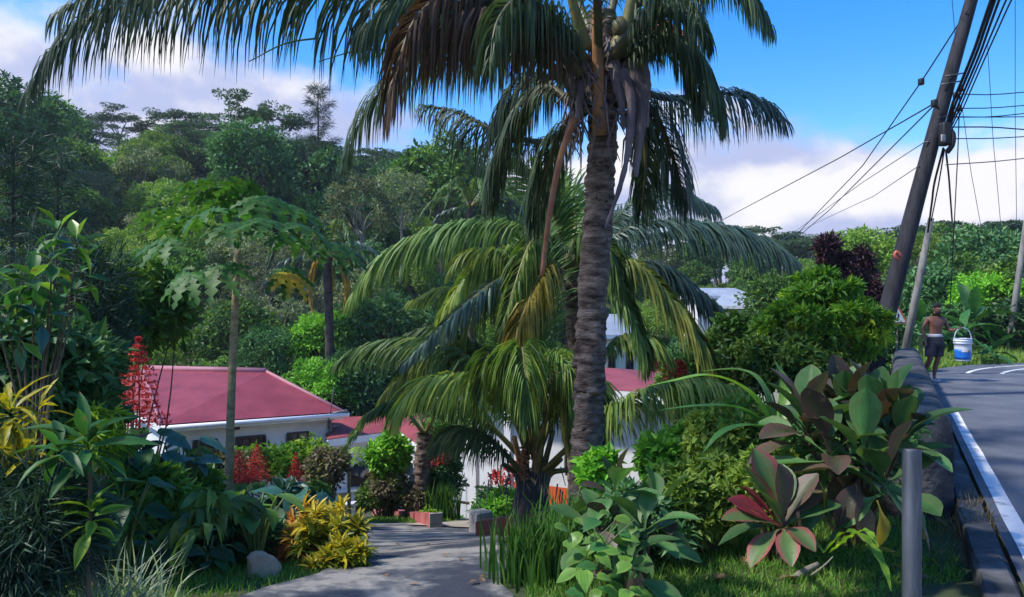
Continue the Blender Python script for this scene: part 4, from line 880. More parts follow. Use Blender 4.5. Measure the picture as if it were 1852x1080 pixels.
def strap(parent, pts, w, mat, name='leaf', n=22, wavy=.0, fold=.25, seed=0):
    C = catmull(pts, n); T = nrm(np.gradient(C, axis=0)); S = nrm(np.cross(T, [0, 0, 1.])); N_ = np.cross(S, T); V = []; rg = np.random.default_rng(seed)
    for i in range(n):
        t = i / (n - 1); ww = w * (min(1, .35 + 2.2 * t)) * (1 - max(0, (t - .6) / .4) ** 2) * .5 + .001; zz = wavy * math.sin(i * 1.9)
        V += [C[i] - S[i] * ww + N_[i] * (fold * ww + zz * ww), C[i], C[i] + S[i] * ww + N_[i] * (fold * ww - zz * ww)]
    f = [[i * 3 + j, i * 3 + j + 1, i * 3 + j + 4, i * 3 + j + 3] for i in range(n - 1) for j in (0, 1)]
    b = MB(); b.add(V, f, np.clip(rg.normal(.5, .2, len(f)), 0, 1)); return b.build(name, MAT[mat], parent)
TI = [.03, .026, .03, .06, .12, .17, .195, .20, .185, .13, .02]
LM = {}
for m_ in ('ti_green', 'ti_bronze', 'ti_pink', 'ti_red', 'ti_dead', 'ti_yellow'):
    LM[m_] = [leafmesh('ti_leaf', TI, .44, .19, m_, .2, cu, 3, .05, sw) for cu, sw in ((.12, .03), (.28, -.04), (.5, .05), (.05, 0))]
OV = [.01, .02, .10, .17, .2, .18, .13, .07, .005]
LM['oval_g'] = [leafmesh('oval_leaf', OV, .16, .065, 'big_green', .2, c, 2) for c in (.1, .35)]
LM['oval_l'] = [leafmesh('oval_leaf', OV, .15, .06, 'big_light', .2, c, 2) for c in (.1, .35)]
LM['oval_b'] = [leafmesh('oval_leaf', OV, .16, .062, 'big_blue', .2, c, 2) for c in (.15, .4)]
LM['drac'] = [leafmesh('blade_leaf', [.03, .06, .1, .125, .12, .1, .06, .006], .25, .062, 'big_green', .25, c, 2, .05) for c in (.2, .45)]
LM['lime'] = [leafmesh('blade_leaf', [.03, .08, .13, .15, .14, .1, .05, .006], .15, .055, 'f_yellowgreen', .25, c, 2, .05) for c in (.2, .45)]
LM['croton'] = [leafmesh('croton_leaf', [.02, .05, .08, .09, .075, .085, .07, .04, .004], .24, .042, 'croton', .25, c, 2, .08, sw, edge=False) for c, sw in ((.2, .05), (.55, -.05))]
EAR = [.14, .23, .27, .26, .22, .16, .09, .01]
for m_ in ('big_blue', 'big_light', 'big_dark', 'big_green'): LM['ear_' + m_] = [leafmesh('broad_leaf', EAR, .42, .30, m_, .12, c, 3, .06) for c in (.25, .5)]
BAN = [.03, .08, .14, .16, .165, .16, .15, .12, .07, .01]
LM['banana'] = [leafmesh('banana_leaf', BAN, 1.6, .46, 'big_green', .15, c, 2, .25, sw) for c, sw in ((.35, .05), (.7, -.1))]
HRT = [.10, .19, .235, .22, .17, .10, .01]
LM['heart_l'] = [leafmesh('heart_leaf', HRT, .13, .095, 'big_light', .12, c, 2) for c in (.25, .5)]
LM['heart_g'] = [leafmesh('heart_leaf', HRT, .12, .09, 'big_green', .12, c, 2) for c in (.25, .5)]

def shrub(name, label, u, v, D, ru, rv, L, Wd, n, mat, nc=30, cr=.34, seed=1, cat='shrub', group=None, bark='brown_stem', flat=1., ry=None, tmpl=LQ, droop=.25, jit=.9, tv=.25, t0=.5, lo=.45):
    c = px(u, v, D); rx, rz = ru / F * D, rv / F * D; rg = np.random.default_rng(seed); g = gz(c[0], c[1])
    t = thing(name, label, cat, (c[0], c[1], min(g, c[2] - .2)), group); ry = ry or rx
    cen = shell(rg, nc, c, (rx * .85, ry * .85, rz * .85), lo, 1, -.9); b = MB()
    clump_leaves(b, rg, cen, cr * min(rx, rz) * rg.uniform(.75, 1.3, len(cen)), n, L, Wd, tmpl, flat, tv=tv, droop=droop, jit=jit, t0=t0)
    b.build('foliage', MAT[mat], t, smooth=False); b = MB(); root = np.array([c[0], c[1], min(g, c[2] - .2) - .1])
    for q in cen[::4]: tube(b, catmull([root + rg.normal(0, .03, 3), (root + q) / 2 + rg.normal(0, .08 * rx, 3), q], 7), np.linspace(.02, .006, 7), 5, cap=False)
    b.build('stem', MAT[bark], t); return t

# --- cordylines on the right bank
t = thing('cordyline_plant', 'big bronze and green broad-leaved cordyline beside the roadside wall', 'plant', gp(1560, 985))
base = np.array(t.location)
for i, (u, v, D, n, az) in enumerate(((1462, 805, 5.3, 18, 2.6), (1525, 780, 5.5, 20, 2.0), (1585, 790, 5.3, 20, .6), (1620, 830, 5.1, 15, 0), (1560, 860, 4.9, 12, -1.2), (1600, 900, 4.8, 10, -.8), (1500, 850, 5.0, 11, 1.2))):
    p = px(u, v, D); stem(t, [base + [.05 * i - .1, .03 * i - .05, -.1], (base + p) / 2 + [0, 0, .06], p], .02, .013)
    rosette(t, p, n, LM['ti_bronze'] + LM['ti_green'], 1.4, .25 if i < 4 else -.7, 10 + i, (.75, 1.1), .12, az, w=[.15] * 4 + [.1] * 4 if i < 3 else [.07] * 4 + [.18] * 4)
rosette(t, px(1545, 890, 4.85), 5, LM['ti_dead'], -.9, -1.4, 31, (.6, .85), .05, -1.5)
for (u, v, D), a in (((1475, 860, 4.8), -.6), ((1585, 905, 4.6), -1.2)): link('leaf', LM['ti_yellow'][2], t, orient((math.cos(a) * .5, math.sin(a) * .4, -.7), (0, 0, 1), px(u, v, D) - base, .6))
stem(t, [px(1445, 1000, 4.75), px(1447, 960, 4.75), px(1442, 925, 4.75)], .008, .012, 'sheath_orange', 'dead_leaf')
t = thing('cordyline_plant', 'small cordyline with pink-edged leaves and red stalks', 'plant', gp(1415, 990)); base = np.array(t.location)
p = px(1415, 955, 4.75); stem(t, [base - [0, 0, .1], p], .025, .02, 'red_stem')
for (d, m_, k, s) in (((-.55, -.1, .95), 'ti_pink', 3, 1.12), ((-.28, .1, 1.), 'ti_pink', 0, 1.18), ((-.05, -.2, 1.), 'ti_bronze', 0, .95), ((-.9, -.2, .45), 'ti_pink', 1, .95), ((-1, .1, .62), 'ti_red', 0, .85), ((-.7, .3, .8), 'ti_red', 3, .8),
                      ((.45, .1, .8), 'ti_bronze', 0, .95), ((.75, -.1, .55), 'ti_green', 1, .9), ((.7, .2, .75), 'ti_bronze', 1, .95), ((-.75, -.6, -.05), 'ti_pink', 2, .8), ((-.15, -.8, .05), 'ti_pink', 2, .75), ((.2, -.9, .3), 'ti_pink', 2, .7),
                      ((-.9, .1, .15), 'ti_green', 2, .9), ((.1, .4, 1.), 'ti_green', 0, .95), ((-.35, -.3, .9), 'ti_green', 1, .9)):
    link('leaf', LM[m_][k], t, orient(d, (0, -.25, 1), p - base, s * .95, .2 * (k - 1)))
t = thing('cordyline_plant', 'green cordyline clump with drooping leaves at the foot of the tall palm', 'plant', gp(1140, 1075)); base = np.array(t.location)
for i, (u, v, D, n) in enumerate(((1110, 915, 5.0, 15), (1165, 985, 4.8, 13), (1085, 985, 4.9, 9), (1190, 940, 5.1, 10), (1135, 1040, 4.5, 8))):
    p = px(u, v, D); stem(t, [base + [.04 * i - .08, 0, -.1], (base + p) / 2 + [.02, 0, .03], p], .018, .012)
    rosette(t, p, n, LM['ti_green'] + LM['ti_bronze'], 1.3, -.6, 50 + i, (.5, .8), .1, i, w=[.2] * 4 + [.05] * 4)
rosette(t, px(1150, 1020, 4.5), 4, LM['ti_dead'], -1., -1.4, 61, (.5, .7), .05, -1.5)
# light green young creeper in front of it
t = thing('creeper', 'bright light green heart-leaved creeper in front of the green cordyline', 'plant', gp(1080, 1079)); base = np.array(t.location); rg = np.random.default_rng(4)
for i in range(46):
    u, v, D = rg.normal(1085, 45), rg.uniform(925, 1085), rg.uniform(4.0, 4.6); a = rg.uniform(-3.3, .2)
    link('leaf', (LM['heart_l'] if rg.random() < .75 else LM['heart_g'])[i % 2], t, orient((math.cos(a), math.sin(a) * .7, rg.uniform(-.5, .3)), (0, -.4, 1), px(u, v, D) - base, rg.uniform(.5, 1.0)))
for i in range(6): stem(t, [base + [rg.normal(0, .1), 0, -.1], px(rg.normal(1085, 40), 1010, 4.35), px(rg.normal(1085, 40), 940, 4.3)], .006, .003, 'green_stem')
# strap leaves
t = thing('crinum_plant', 'pale lime strap-leaved plant drooping over the grass by the steel post', 'plant', gp(1490, 1010)); b0 = np.array(t.location)
for i, q in enumerate(([(1490, 1000, 4.7), (1530, 962, 4.6), (1570, 980, 4.5), (1600, 1030, 4.4), (1612, 1070, 4.35)], [(1490, 1000, 4.8), (1530, 945, 4.8), (1585, 945, 4.8), (1605, 985, 4.75)], [(1490, 1000, 4.7), (1460, 960, 4.8), (1470, 930, 4.9), (1510, 905, 5)], [(1500, 1000, 4.6), (1560, 960, 4.4), (1590, 990, 4.3)])):
    strap(t, [px(*p) for p in q], .06, 'f_yellowgreen' if i in (0, 3) else 'big_green', wavy=.25, seed=i)
t = thing('heliconia_plant', 'long bright green arching strap leaves left of the big cordyline', 'plant', gp(1400, 960)); b0 = px(1410, 800, 5.8)
stem(t, [np.array(t.location) - [0, 0, .1], b0], .03, .02, 'green_stem')
for i, q in enumerate(([(1410, 790, 5.8), (1360, 715, 5.7), (1290, 680, 5.6), (1215, 690, 5.5), (1165, 700, 5.5)], [(1410, 790, 5.8), (1340, 740, 5.6), (1270, 735, 5.4), (1190, 742, 5.3)], [(1410, 790, 5.8), (1380, 700, 5.9), (1340, 670, 6), (1260, 672, 6.1)], [(1410, 790, 5.8), (1370, 770, 5.5), (1310, 780, 5.3), (1270, 820, 5.2)], [(1410, 790, 5.8), (1420, 700, 6), (1400, 650, 6.1)])):
    strap(t, [px(*p) for p in q], .085, 'big_green' if i % 2 else 'big_light', seed=i)

def blades(name, label, u, v, D, n, h, spread, w, mat, seed, lean=.5, cat='plant', base_z=None):
    rg = np.random.default_rng(seed); c = px(u, v, D); c[2] = gz(c[0], c[1]) if base_z is None else base_z; t = thing(name, label, cat, c); b = MB(); J = 5
    p = c + np.stack([rg.normal(0, spread, n), rg.normal(0, spread, n), np.zeros(n) - .02], 1); a = rg.uniform(0, 6.283, n); ln = h * rg.uniform(.6, 1.15, n); le = lean * rg.uniform(.2, 1.2, n); rows = []
    o = np.stack([np.cos(a), np.sin(a), 0 * a], 1); sd = np.stack([-np.sin(a + .6), np.cos(a + .6), 0 * a], 1)
    for j in range(J):
        g = (le * (j / (J - 1)) ** 1.1)[:, None] * 1.7; d = nrm(o * np.sin(g) + np.array([0, 0, 1]) * np.cos(g)); ww = w * (.7, 1, .9, .6, .05)[j] / 2
        rows += [p - sd * ww, p + sd * ww]; p = p + d * (ln / (J - 1))[:, None]
    k = np.arange(n)[:, None, None] * 2 * J; f = (np.array([[2 * j, 2 * j + 1, 2 * j + 3, 2 * j + 2] for j in range(J - 1)])[None] + k).reshape(-1, 4)
    b.add(np.stack(rows, 1).reshape(-1, 3), f, np.repeat(np.clip(rg.normal(.5, .25, n), 0, 1), J - 1)); b.build('blades', MAT[mat], t, smooth=False); return t
blades('iris_clump', 'thick clump of upright green sword leaves at the right edge of the driveway', 966, 1068, 5.3, 330, .46, .13, .018, 'iris', 3, .42)
blades('iris_clump', 'smaller sword-leaved clump right of the driveway beside the tall clump', 1035, 1040, 5.9, 220, .5, .12, .022, 'iris', 5, .5)
blades('spider_plant', 'pale striped spider plant arching at the lower left corner', 185, 1075, 3.7, 130, .55, .07, .012, 'spider', 7, 1.25)
blades('spider_plant', 'pale striped spider plant behind the lower left one', 250, 1040, 4.2, 90, .5, .08, .012, 'spider', 8, 1.25)
blades('lily_clump', 'fountain of dark green narrow leaves beside the garden path', 800, 935, 14.2, 200, .75, .12, .035, 'iris', 9, .6)

# --- left garden
t = thing('leafy_shrub', 'glossy light green large-leaved branch rising at the left edge', 'shrub', (px(60, 700, 4.3)[0], 4.3, gz(px(60, 700, 4.3)[0], 4.3))); rg = np.random.default_rng(17); base = np.array(t.location)
for i, (u, v, D) in enumerate(((140, 450, 4.1), (95, 480, 4.1), (60, 520, 4.2), (120, 545, 4.3), (30, 555, 4.2), (75, 585, 4.2), (10, 590, 4.1), (145, 505, 4.4), (35, 620, 4.2), (-20, 520, 4.1), (105, 430, 4.2))):
    p = px(u, v, D); stem(t, [base - [0, 0, .1], px(60 + (u - 60) * .3, 760, 4.3), px(60 + (u - 60) * .7, 620 + (v - 520) * .3, 4.3), p], .012, .004)
    rosette(t, p, 9, LM['oval_g'] + LM['oval_l'] + LM['oval_b'], 1.2, -.7, 200 + i, (.75, 1.2), .06, i, w=[.3, .2, .17, .15, .1, .08])
t = thing('croton_plant', 'yellow narrow-leaved croton at the left edge', 'plant', (px(25, 800, 3.7)[0], 3.7, gz(px(25, 800, 3.7)[0], 3.7))); base = np.array(t.location)
for i, (u, v, D, n) in enumerate(((20, 775, 3.7, 20), (70, 770, 3.9, 14), (-20, 830, 3.6, 14), (45, 850, 3.6, 12))):
    p = px(u, v, D); stem(t, [base - [0, 0, .1], (base + p) / 2, p], .015, .008); rosette(t, p, n, LM['croton'], 1.2, -1.0, 230 + i, (.6, 1.0), .1, i)
t = thing('dracaena_plant', 'green rosette plant on a thin stem with lime young shoots below', 'plant', (px(170, 900, 3.5)[0], 3.5, gz(px(170, 900, 3.5)[0], 3.5))); base = np.array(t.location)
stem(t, [base - [0, 0, .1], px(158, 1000, 3.5), px(165, 900, 3.5), px(160, 815, 3.5)], .012, .009)
rosette(t, px(158, 830, 3.5), 16, LM['drac'], 1.2, -.5, 240, (.8, 1.15), .1, 2.4); rosette(t, px(110, 830, 3.4), 9, LM['drac'], 1.0, -.4, 244, (.7, .95), .05, 2.2); rosette(t, px(165, 920, 3.5), 7, LM['drac'], .3, -.4, 241, (.6, .9), .1, .6)
rosette(t, px(165, 965, 3.42), 14, LM['lime'], 1.0, -.6, 242, (.7, 1.1), .12, 1)
DK = 'shrubs in the dark thicket on the left'
shrub('weeping_shrub', 'yellow-green weeping shrub behind the green rosette plant', 178, 800, 4.9, 36, 62, .10, .022, 1500, 'f_yellowgreen', 22, .5, 3, droop=1.4)
shrub('feathery_shrub', 'dark feathery needle-leaved shrub in the lower left corner', 40, 985, 3.6, 120, 130, .16, .008, 12000, 'needle', 40, .4, 4, tmpl=LD, jit=.6)
shrub('broadleaf_shrub', 'dark shrub under the glossy leafy branch', 60, 690, 5.2, 150, 130, .13, .055, 5200, 'f_dark', 50, .3, 5, group=DK)
shrub('broadleaf_shrub', 'dark thicket shrub left of the red flower spike', 110, 690, 6.2, 95, 95, .14, .055, 5200, 'f_dark', 46, .3, 6, group=DK)
shrub('broadleaf_shrub', 'tall dark shrub above the rosette plant', 110, 810, 5.6, 120, 110, .14, .06, 4600, 'f_dark', 46, .3, 7, group=DK)
shrub('broadleaf_shrub', 'mid green shrub right of the rosette plant', 265, 935, 6.0, 90, 100, .12, .045, 4600, 'f_mid', 46, .3, 8, group=DK)
shrub('broadleaf_shrub', 'dark shrub behind the stone', 420, 985, 6.3, 90, 60, .13, .055, 3600, 'f_dark', 40, .3, 9, group=DK)
shrub('broadleaf_shrub', 'blue-green shrub between the stone and yellow croton', 520, 960, 7.2, 70, 80, .13, .06, 2600, 'blueleaf', 40, .32, 10)
shrub('broadleaf_shrub', 'green bush under the blue-green broad leaves', 330, 895, 6.9, 80, 55, .12, .05, 3000, 'f_mid', 40, .3, 11, group=DK)
shrub('feathery_shrub', 'soft feathery green shrub below the left casuarinas', 110, 560, 8.5, 120, 130, .22, .012, 9000, 'needle', 40, .4, 12, tmpl=LD, jit=.6)
shrub('broadleaf_shrub', 'light green shrub on the slope behind the red flower spike', 230, 560, 11, 110, 90, .2, .08, 3600, 'f_mid', 40, .3, 13)
shrub('broadleaf_shrub', 'bushy green shrub left of the pink roof', 90, 620, 13, 150, 120, .24, .1, 4600, 'f_mid', 44, .3, 14)
# broad-leaved aroids
def aroid(label, u, v, D, n, key, s, seed, name='elephant_ear_plant', e0=.9, e1=-.1):
    c = px(u, v, D); g = gz(c[0], c[1]); t = thing(name, label, 'plant', (c[0], c[1], g)); rg = np.random.default_rng(seed); base = np.array([c[0], c[1], g])
    for i in range(n):
        a = i * 2.4 + rg.normal(0, .3); r = rg.uniform(.05, .28) * s * 1.6; q = c + [r * math.cos(a), r * math.sin(a), rg.uniform(-.18, .18) * s]
        stem(t, [base + rg.normal(0, .02, 3) - [0, 0, .08], (base + q) / 2 + [0, 0, .08], q], .012, .007, 'green_stem', 'stalk')
        e = rg.uniform(e1, e0) - .6; k = key if isinstance(key, str) else key[i % len(key)]
        link('leaf', LM[k][i % len(LM[k])], t, orient((math.cos(a) * math.cos(e), math.sin(a) * math.cos(e), math.sin(e)), (0, -.3, 1), q - base, s * rg.uniform(.75, 1.15), rg.normal(0, .3)))
aroid('blue-green broad-leaved plant in front of the white house wall', 340, 815, 6.6, 13, ['ear_big_blue', 'ear_big_dark', 'ear_big_blue'], .6, 60)
aroid('blue-green broad-leaved plant left of the pink roof corner', 255, 815, 6.2, 13, ['ear_big_blue', 'ear_big_dark', 'ear_big_green'], .58, 61)
aroid('light green elephant-ear plant at the foot of the papaya trunk', 462, 905, 5.9, 11, ['ear_big_light', 'ear_big_green', 'ear_big_light'], .55, 62)
aroid('dark blue-green elephant ears behind the yellow croton', 540, 905, 6.9, 11, ['ear_big_blue', 'ear_big_dark'], .6, 63)
aroid('dark broad-leaved plant above the spider plants', 300, 985, 5.4, 12, ['ear_big_dark', 'ear_big_green'], .42, 64)
aroid('dark broad-leaved plant left of the stone', 380, 990, 5.7, 12, ['ear_big_dark', 'ear_big_green'], .4, 65)
aroid('dark broad leaves at mid left under the weeping shrub', 215, 900, 5.0, 14, ['ear_big_dark', 'ear_big_green'], .48, 66)
t = thing('tree_fern', 'low cycad-like plant with broad hanging leaflets left of the papaya foot', 'plant', (px(400, 960, 5.45)[0], 5.45, gz(px(400, 960, 5.45)[0], 5.45)))
for i, q in enumerate(([(405, 960, 5.4), (395, 905, 5.3), (365, 893, 5.2), (325, 925, 5.1)], [(405, 960, 5.4), (380, 925, 5.2), (340, 930, 5.0), (300, 975, 4.9)], [(405, 965, 5.4), (385, 950, 5.1), (350, 965, 4.9), (320, 1005, 4.8)], [(405, 960, 5.4), (415, 915, 5.5), (440, 905, 5.6), (465, 930, 5.6)])):
    frond(t, [px(*p) for p in q], .26, 'palm_green', 'green_stem', n=11, hang=.75, w=.06, rr=.014, start=.25, seed=400 + i, t0=.35)
# pagoda flowers: tiered red cones
def pagoda(label, u, v, D, hp, wp, seed, n=1):
    c = px(u, v, D); g = gz(c[0], c[1]); t = thing('pagoda_flower', label, 'flower', (c[0], c[1], g), 'red pagoda flowers'); rg = np.random.default_rng(seed); H, R = hp / F * D, wp / F * D / 2
    stem(t, [[c[0], c[1], g - .1], [c[0] + .02, c[1], (g + c[2]) / 2], c + [0, 0, H]], .012, .004, 'red_stem')
    b = MB(); tiers = 13
    for k in range(tiers):
        f = k / (tiers - 1); z = H * f; r = R * (1 - f) ** .8 + .01; m = int(11 - 5 * f)
        for j in range(m):
            a = j * 6.283 / m + k * .5; d = np.array([math.cos(a), math.sin(a), -.12]); p = c + [0, 0, z]; q = p + d * r * rg.uniform(.8, 1.15); tube(b, [p, q], [.0025, .0015], 3, t=.3, cap=False)
            nn = 9; kk = rg.uniform(.3, 1, nn)[:, None]; scatter(b, LQ, p + (q - p) * kk, nrm(rg.normal(size=(nn, 3)) + [0, 0, .4]), nrm(rg.normal(size=(nn, 3))), H * .05, H * .03, rg.random(nn))
    b.build('flower_cone', MAT['flower_red'], t, smooth=False)
    for j in range(6): a = j * 1.05; link('leaf', LM['ear_big_green'][j % 2], t, orient((math.cos(a), math.sin(a), -.2), (0, 0, 1), Vector((0, 0, (c[2] - g) * (.75 + .04 * j))), .55))
pagoda('tall red pagoda flower spike over the left end of the pink roof', 250, 762, 7, 148, 105, 1)
pagoda('smaller red pagoda flower just left of the tall one', 212, 735, 7.2, 80, 70, 2)
pagoda('red pagoda flower left of the papaya trunk foot', 432, 868, 9.6, 52, 60, 3)
pagoda('red pagoda flower right of the papaya trunk foot', 465, 866, 9.8, 60, 70, 4)
pagoda('red pagoda flower under the house window, rightmost of the row', 535, 892, 9.6, 70, 52, 5)
# crotons beside the driveway
def croton(label, u, v, D, n, s, seed, red=False, R=.25):
    c = px(u, v, D); g = gz(c[0], c[1]); t = thing('croton_plant', label, 'plant', (c[0], c[1], g)); rg = np.random.default_rng(seed); b = MB(); base = np.array([c[0], c[1], g]); h = c[2] - g
    lf = blade([.02, .05, .08, .09, .075, .085, .07, .04, .004], .25, .3, 1)
    for i in range(n):
        a = rg.uniform(0, 6.28); r = R * math.sqrt(rg.random()); q = base + [r * math.cos(a), r * math.sin(a), h * rg.uniform(.35, 1.1) * (1 - .4 * (r / R) ** 2)]
        stem(t, [base + rg.normal(0, .03, 3) - [0, 0, .1], (base + q) / 2, q], .008, .004, n=5, sides=5) if i % 3 == 0 else None
        m = 16; e = rg.uniform(-.2, 1.2, m); az = rg.uniform(0, 6.28, m); d = np.stack([np.cos(az) * np.cos(e), np.sin(az) * np.cos(e), np.sin(e)], 1)
        hgt = np.clip((q[2] - g) / h - .55, 0, .5) * 1.5; scatter(b, lf[:2], np.repeat(q[None], m, 0) + rg.normal(0, .01, (m, 3)), d, nrm(np.array([0, 0, 1.]) + rg.normal(0, .3, (m, 3))), s * rg.uniform(.7, 1.2, m), s * 1.1, np.clip(hgt + rg.normal(.15, .22, m), 0, 1))
    b.build('foliage', MAT['croton_red' if red else 'croton'], t)
croton('bright yellow croton bush at the left edge of the driveway', 597, 925, 6.1, 60, .13, 1, R=.24)
croton('lower green and yellow croton on the driveway edge', 628, 985, 5.75, 34, .12, 2, R=.15)
croton('orange-red croton left of the bright yellow one', 548, 925, 6.5, 22, .13, 3, True, R=.16)
croton('small yellow-red croton below the elephant ears', 532, 955, 6.2, 14, .12, 4, True, R=.12)
croton('yellow croton behind the fern left of the papaya trunk', 345, 880, 8.2, 26, .16, 5, R=.4)
croton('tiny lime croton near the stone', 572, 1015, 5.6, 6, .1, 6, R=.08)
# the stone
q = gp(472, 1044); bm = bmesh.new(); bmesh.ops.create_icosphere(bm, subdivisions=3, radius=.125); rg = np.random.default_rng(8)
cuts = [(nrm(rg.normal(size=3) + [0, -.4, .3]), rg.uniform(.066, .09)) for _ in range(9)]
for v in bm.verts:
    c_ = np.array(v.co)
    for n_, d_ in cuts:
        e_ = c_ @ n_ - d_
        if e_ > 0: c_ = c_ - n_ * e_ * .98
    v.co = Vector(c_ * np.array([1.15, .9, .95]) + rg.normal(0, .0012, 3))
me = bpy.data.meshes.new('stone'); bm.to_mesh(me); bm.free(); me.materials.append(MAT['rock']); o = link('stone', me); o.location = q + [0, 0, .06]; o.rotation_euler = (.15, .25, .5); tag(o, 'pale brown angular stone on the grass beside the driveway', 'stone')

# --- papaya
def palmate(L, mat):
    b = MB(); rg = np.random.default_rng(2); v, f, e = blade([.02, .04, .04, .12, .05, .16, .05, .13, .03, .07, .004], .1, .3, 1)
    for a, s in zip(np.radians([-150, -112, -75, -37, 0, 37, 75, 112, 150]), (.5, .68, .85, .95, 1, .95, .85, .68, .5)):
        y = np.array([[math.sin(a), math.cos(a), -.12 * (1 - math.cos(a))]]); scatter(b, (v, f), np.zeros((1, 3)), y, np.array([[0, 0, 1.]]), L * s, L * s * 1.25, .5)
        b.t[-1] = rg.random(len(b.t[-1]))
    return b.mesh('papaya_leaf', MAT[mat])
PL = dict(g=palmate(.46, 'papaya'), d=palmate(.5, 'papaya'), y=palmate(.46, 'ti_yellow'), m=palmate(.46, 'f_light'))
def papaya(label, u, v, D, trunk_px, leaves, sc=1.0, seed=0):
    c = px(u, v, D); bx_, by_ = px(trunk_px, 900, D)[0], D; g = gz(bx_, by_); t = thing('papaya_tree', label, 'tree', (bx_, by_, g)); base = np.array([bx_, by_, g]); rg = np.random.default_rng(seed)
    n = 60; C = catmull([base - [0, 0, .15], (base * .5 + c * .5) + [-.01, 0, 0], c], n); r = np.linspace(.052, .038, n) * sc * (1 + .05 * (np.arange(n) % 3 == 0)); b = MB(); tube(b, C, r, 10); b.build('trunk', MAT['papaya_bark'], t)
    for i, (du, dv, dD, k, s) in enumerate(leaves):
        q = px(u + du, v + dv, D + dD); st_ = c + [0, 0, rg.uniform(-.02, .12) * sc]; mid = (st_ + q) / 2 + [0, 0, .07 * sc]; out = nrm(q - st_)
        l = link('leaf', PL[k], t, orient(nrm(np.array([out[0], out[1], 0]) + [0, 0, -.35 - .4 * (dv > 20)]), (0, -.15 if dv < 20 else -.7, 1), q - base, s * sc, rg.normal(0, .2)))
        b = MB(); tube(b, catmull([st_, mid, q], 8), np.linspace(.011, .006, 8) * sc, 5); me = b.mesh('petiole', MAT['green_stem'], base); p_ = link('petiole', me, l); p_.matrix_parent_inverse = Matrix.Identity(4)
        p_.matrix_local = l.matrix_local.inverted()
    for i in range(5):
        a = i * 1.3; link('petiole_scar', LM['oval_g'][0], t, orient((math.cos(a) * .4, math.sin(a) * .4, 1), (0, -1, 0), c - base, .7 * sc))
papaya('slender papaya tree with a wide leaf crown left of centre', 430, 452, 9, 410, [
 (-100, -60, .2, 'g', 1.1), (-125, -20, -.2, 'g', 1.1), (-140, -75, .5, 'g', 1), (-85, 45, -.7, 'g', .95), (-100, 35, .3, 'd', 1), (-35, 30, -.6, 'd', 1), (10, -90, .5, 'd', 1.1), (45, -95, -.2, 'd', 1.1), (105, -80, .1, 'd', 1.1), (-40, -110, .3, 'g', 1.1),
 (95, -25, .6, 'd', 1), (165, -10, -.1, 'd', 1.05), (95, 45, -.3, 'y', .8), (85, 38, -.25, 'g', .85), (-10, -50, -.7, 'd', .9), (60, -55, -.6, 'd', 1), (-60, -70, -.5, 'g', 1), (-75, -125, .1, 'g', 1), (120, -45, -.5, 'd', 1), (20, -115, .2, 'd', 1)], 1.0, 1)
papaya('small papaya plant in front of the low white house', 632, 822, 16.5, 632, [(-24, -6, 0, 'm', .8), (22, 2, 0, 'm', .8), (-10, -14, .2, 'g', .8), (12, -12, -.2, 'm', .8), (-18, 12, -.2, 'm', .75), (26, 14, .1, 'g', .7), (4, 6, -.3, 'm', .7)], .8, 2)

# --- garden hedges and bushes near the houses
shrub('hedge', 'yellow-green hedge below the house windows', 470, 838, 15.5, 75, 26, .12, .06, 3600, 'f_yellowgreen', 40, .55, 20, ry=.5, cat='hedge')
shrub('hedge', 'yellow-green hedge at the right corner of the house', 555, 832, 16, 55, 30, .12, .06, 2600, 'f_yellowgreen', 34, .55, 21, ry=.5, cat='hedge')
shrub('bougainvillea', 'brownish purple bush in front of the low white house', 590, 850, 13.5, 36, 36, .1, .05, 3600, 'f_purple', 40, .4, 22)
shrub('bougainvillea', 'brownish bush behind the red pagoda flowers', 400, 850, 13, 70, 35, .1, .05, 3600, 'f_purple', 40, .45, 23)
shrub('broadleaf_shrub', 'green shrub below the brownish purple bush', 565, 900, 12.5, 36, 28, .1, .05, 2600, 'f_mid', 36, .4, 24)
shrub('clipped_bush', 'bright green rounded clipped bush in the middle of the garden', 705, 826, 14.6, 38, 42, .12, .06, 4200, 'f_bright', 60, .3, 25)
shrub('broadleaf_shrub', 'reddish green bush below the clipped bright one', 700, 880, 14.5, 36, 26, .09, .045, 2400, 'f_purple', 30, .45, 26)
shrub('ixora_hedge', 'dense green ixora hedge growing over the pink planter', 690, 896, 14.8, 45, 30, .09, .045, 3600, 'f_mid', 44, .4, 27, cat='hedge')
shrub('ixora_hedge', 'reddish leaved end of the planting over the pink planter', 750, 902, 14.5, 32, 24, .09, .045, 2400, 'f_purple', 34, .45, 28, cat='hedge')
shrub('broadleaf_shrub', 'dark shrub right of the ringed garden trunk', 800, 860, 15, 34, 60, .12, .05, 3000, 'f_dark', 36, .4, 29)
shrub('broadleaf_shrub', 'dark speckled round shrub behind the dark red planter', 880, 922, 12.1, 30, 42, .07, .035, 3600, 'f_dark', 36, .4, 30)
shrub('broadleaf_shrub', 'fresh green shrub at the foot of the young palm', 922, 925, 11.4, 40, 42, .08, .04, 3000, 'f_bright', 40, .4, 31, t0=.2)
shrub('potted_shrub', 'lime leafy plant at the end of the pink planter', 782, 940, 13.6, 14, 22, .12, .05, 260, 'f_yellowgreen', 10, .6, 32)
t = thing('palm_stump', 'ringed palm trunk rising from the pink planter', 'palm tree', (*px(762, 930, 14.4)[:2], gz(*px(762, 930, 14.4)[:2]))); base = np.array(t.location)
palm_trunk(t, [base - [0, 0, .2], px(762, 860, 14.4), px(768, 785, 14.4)], .15, .13, 18, seed=12)
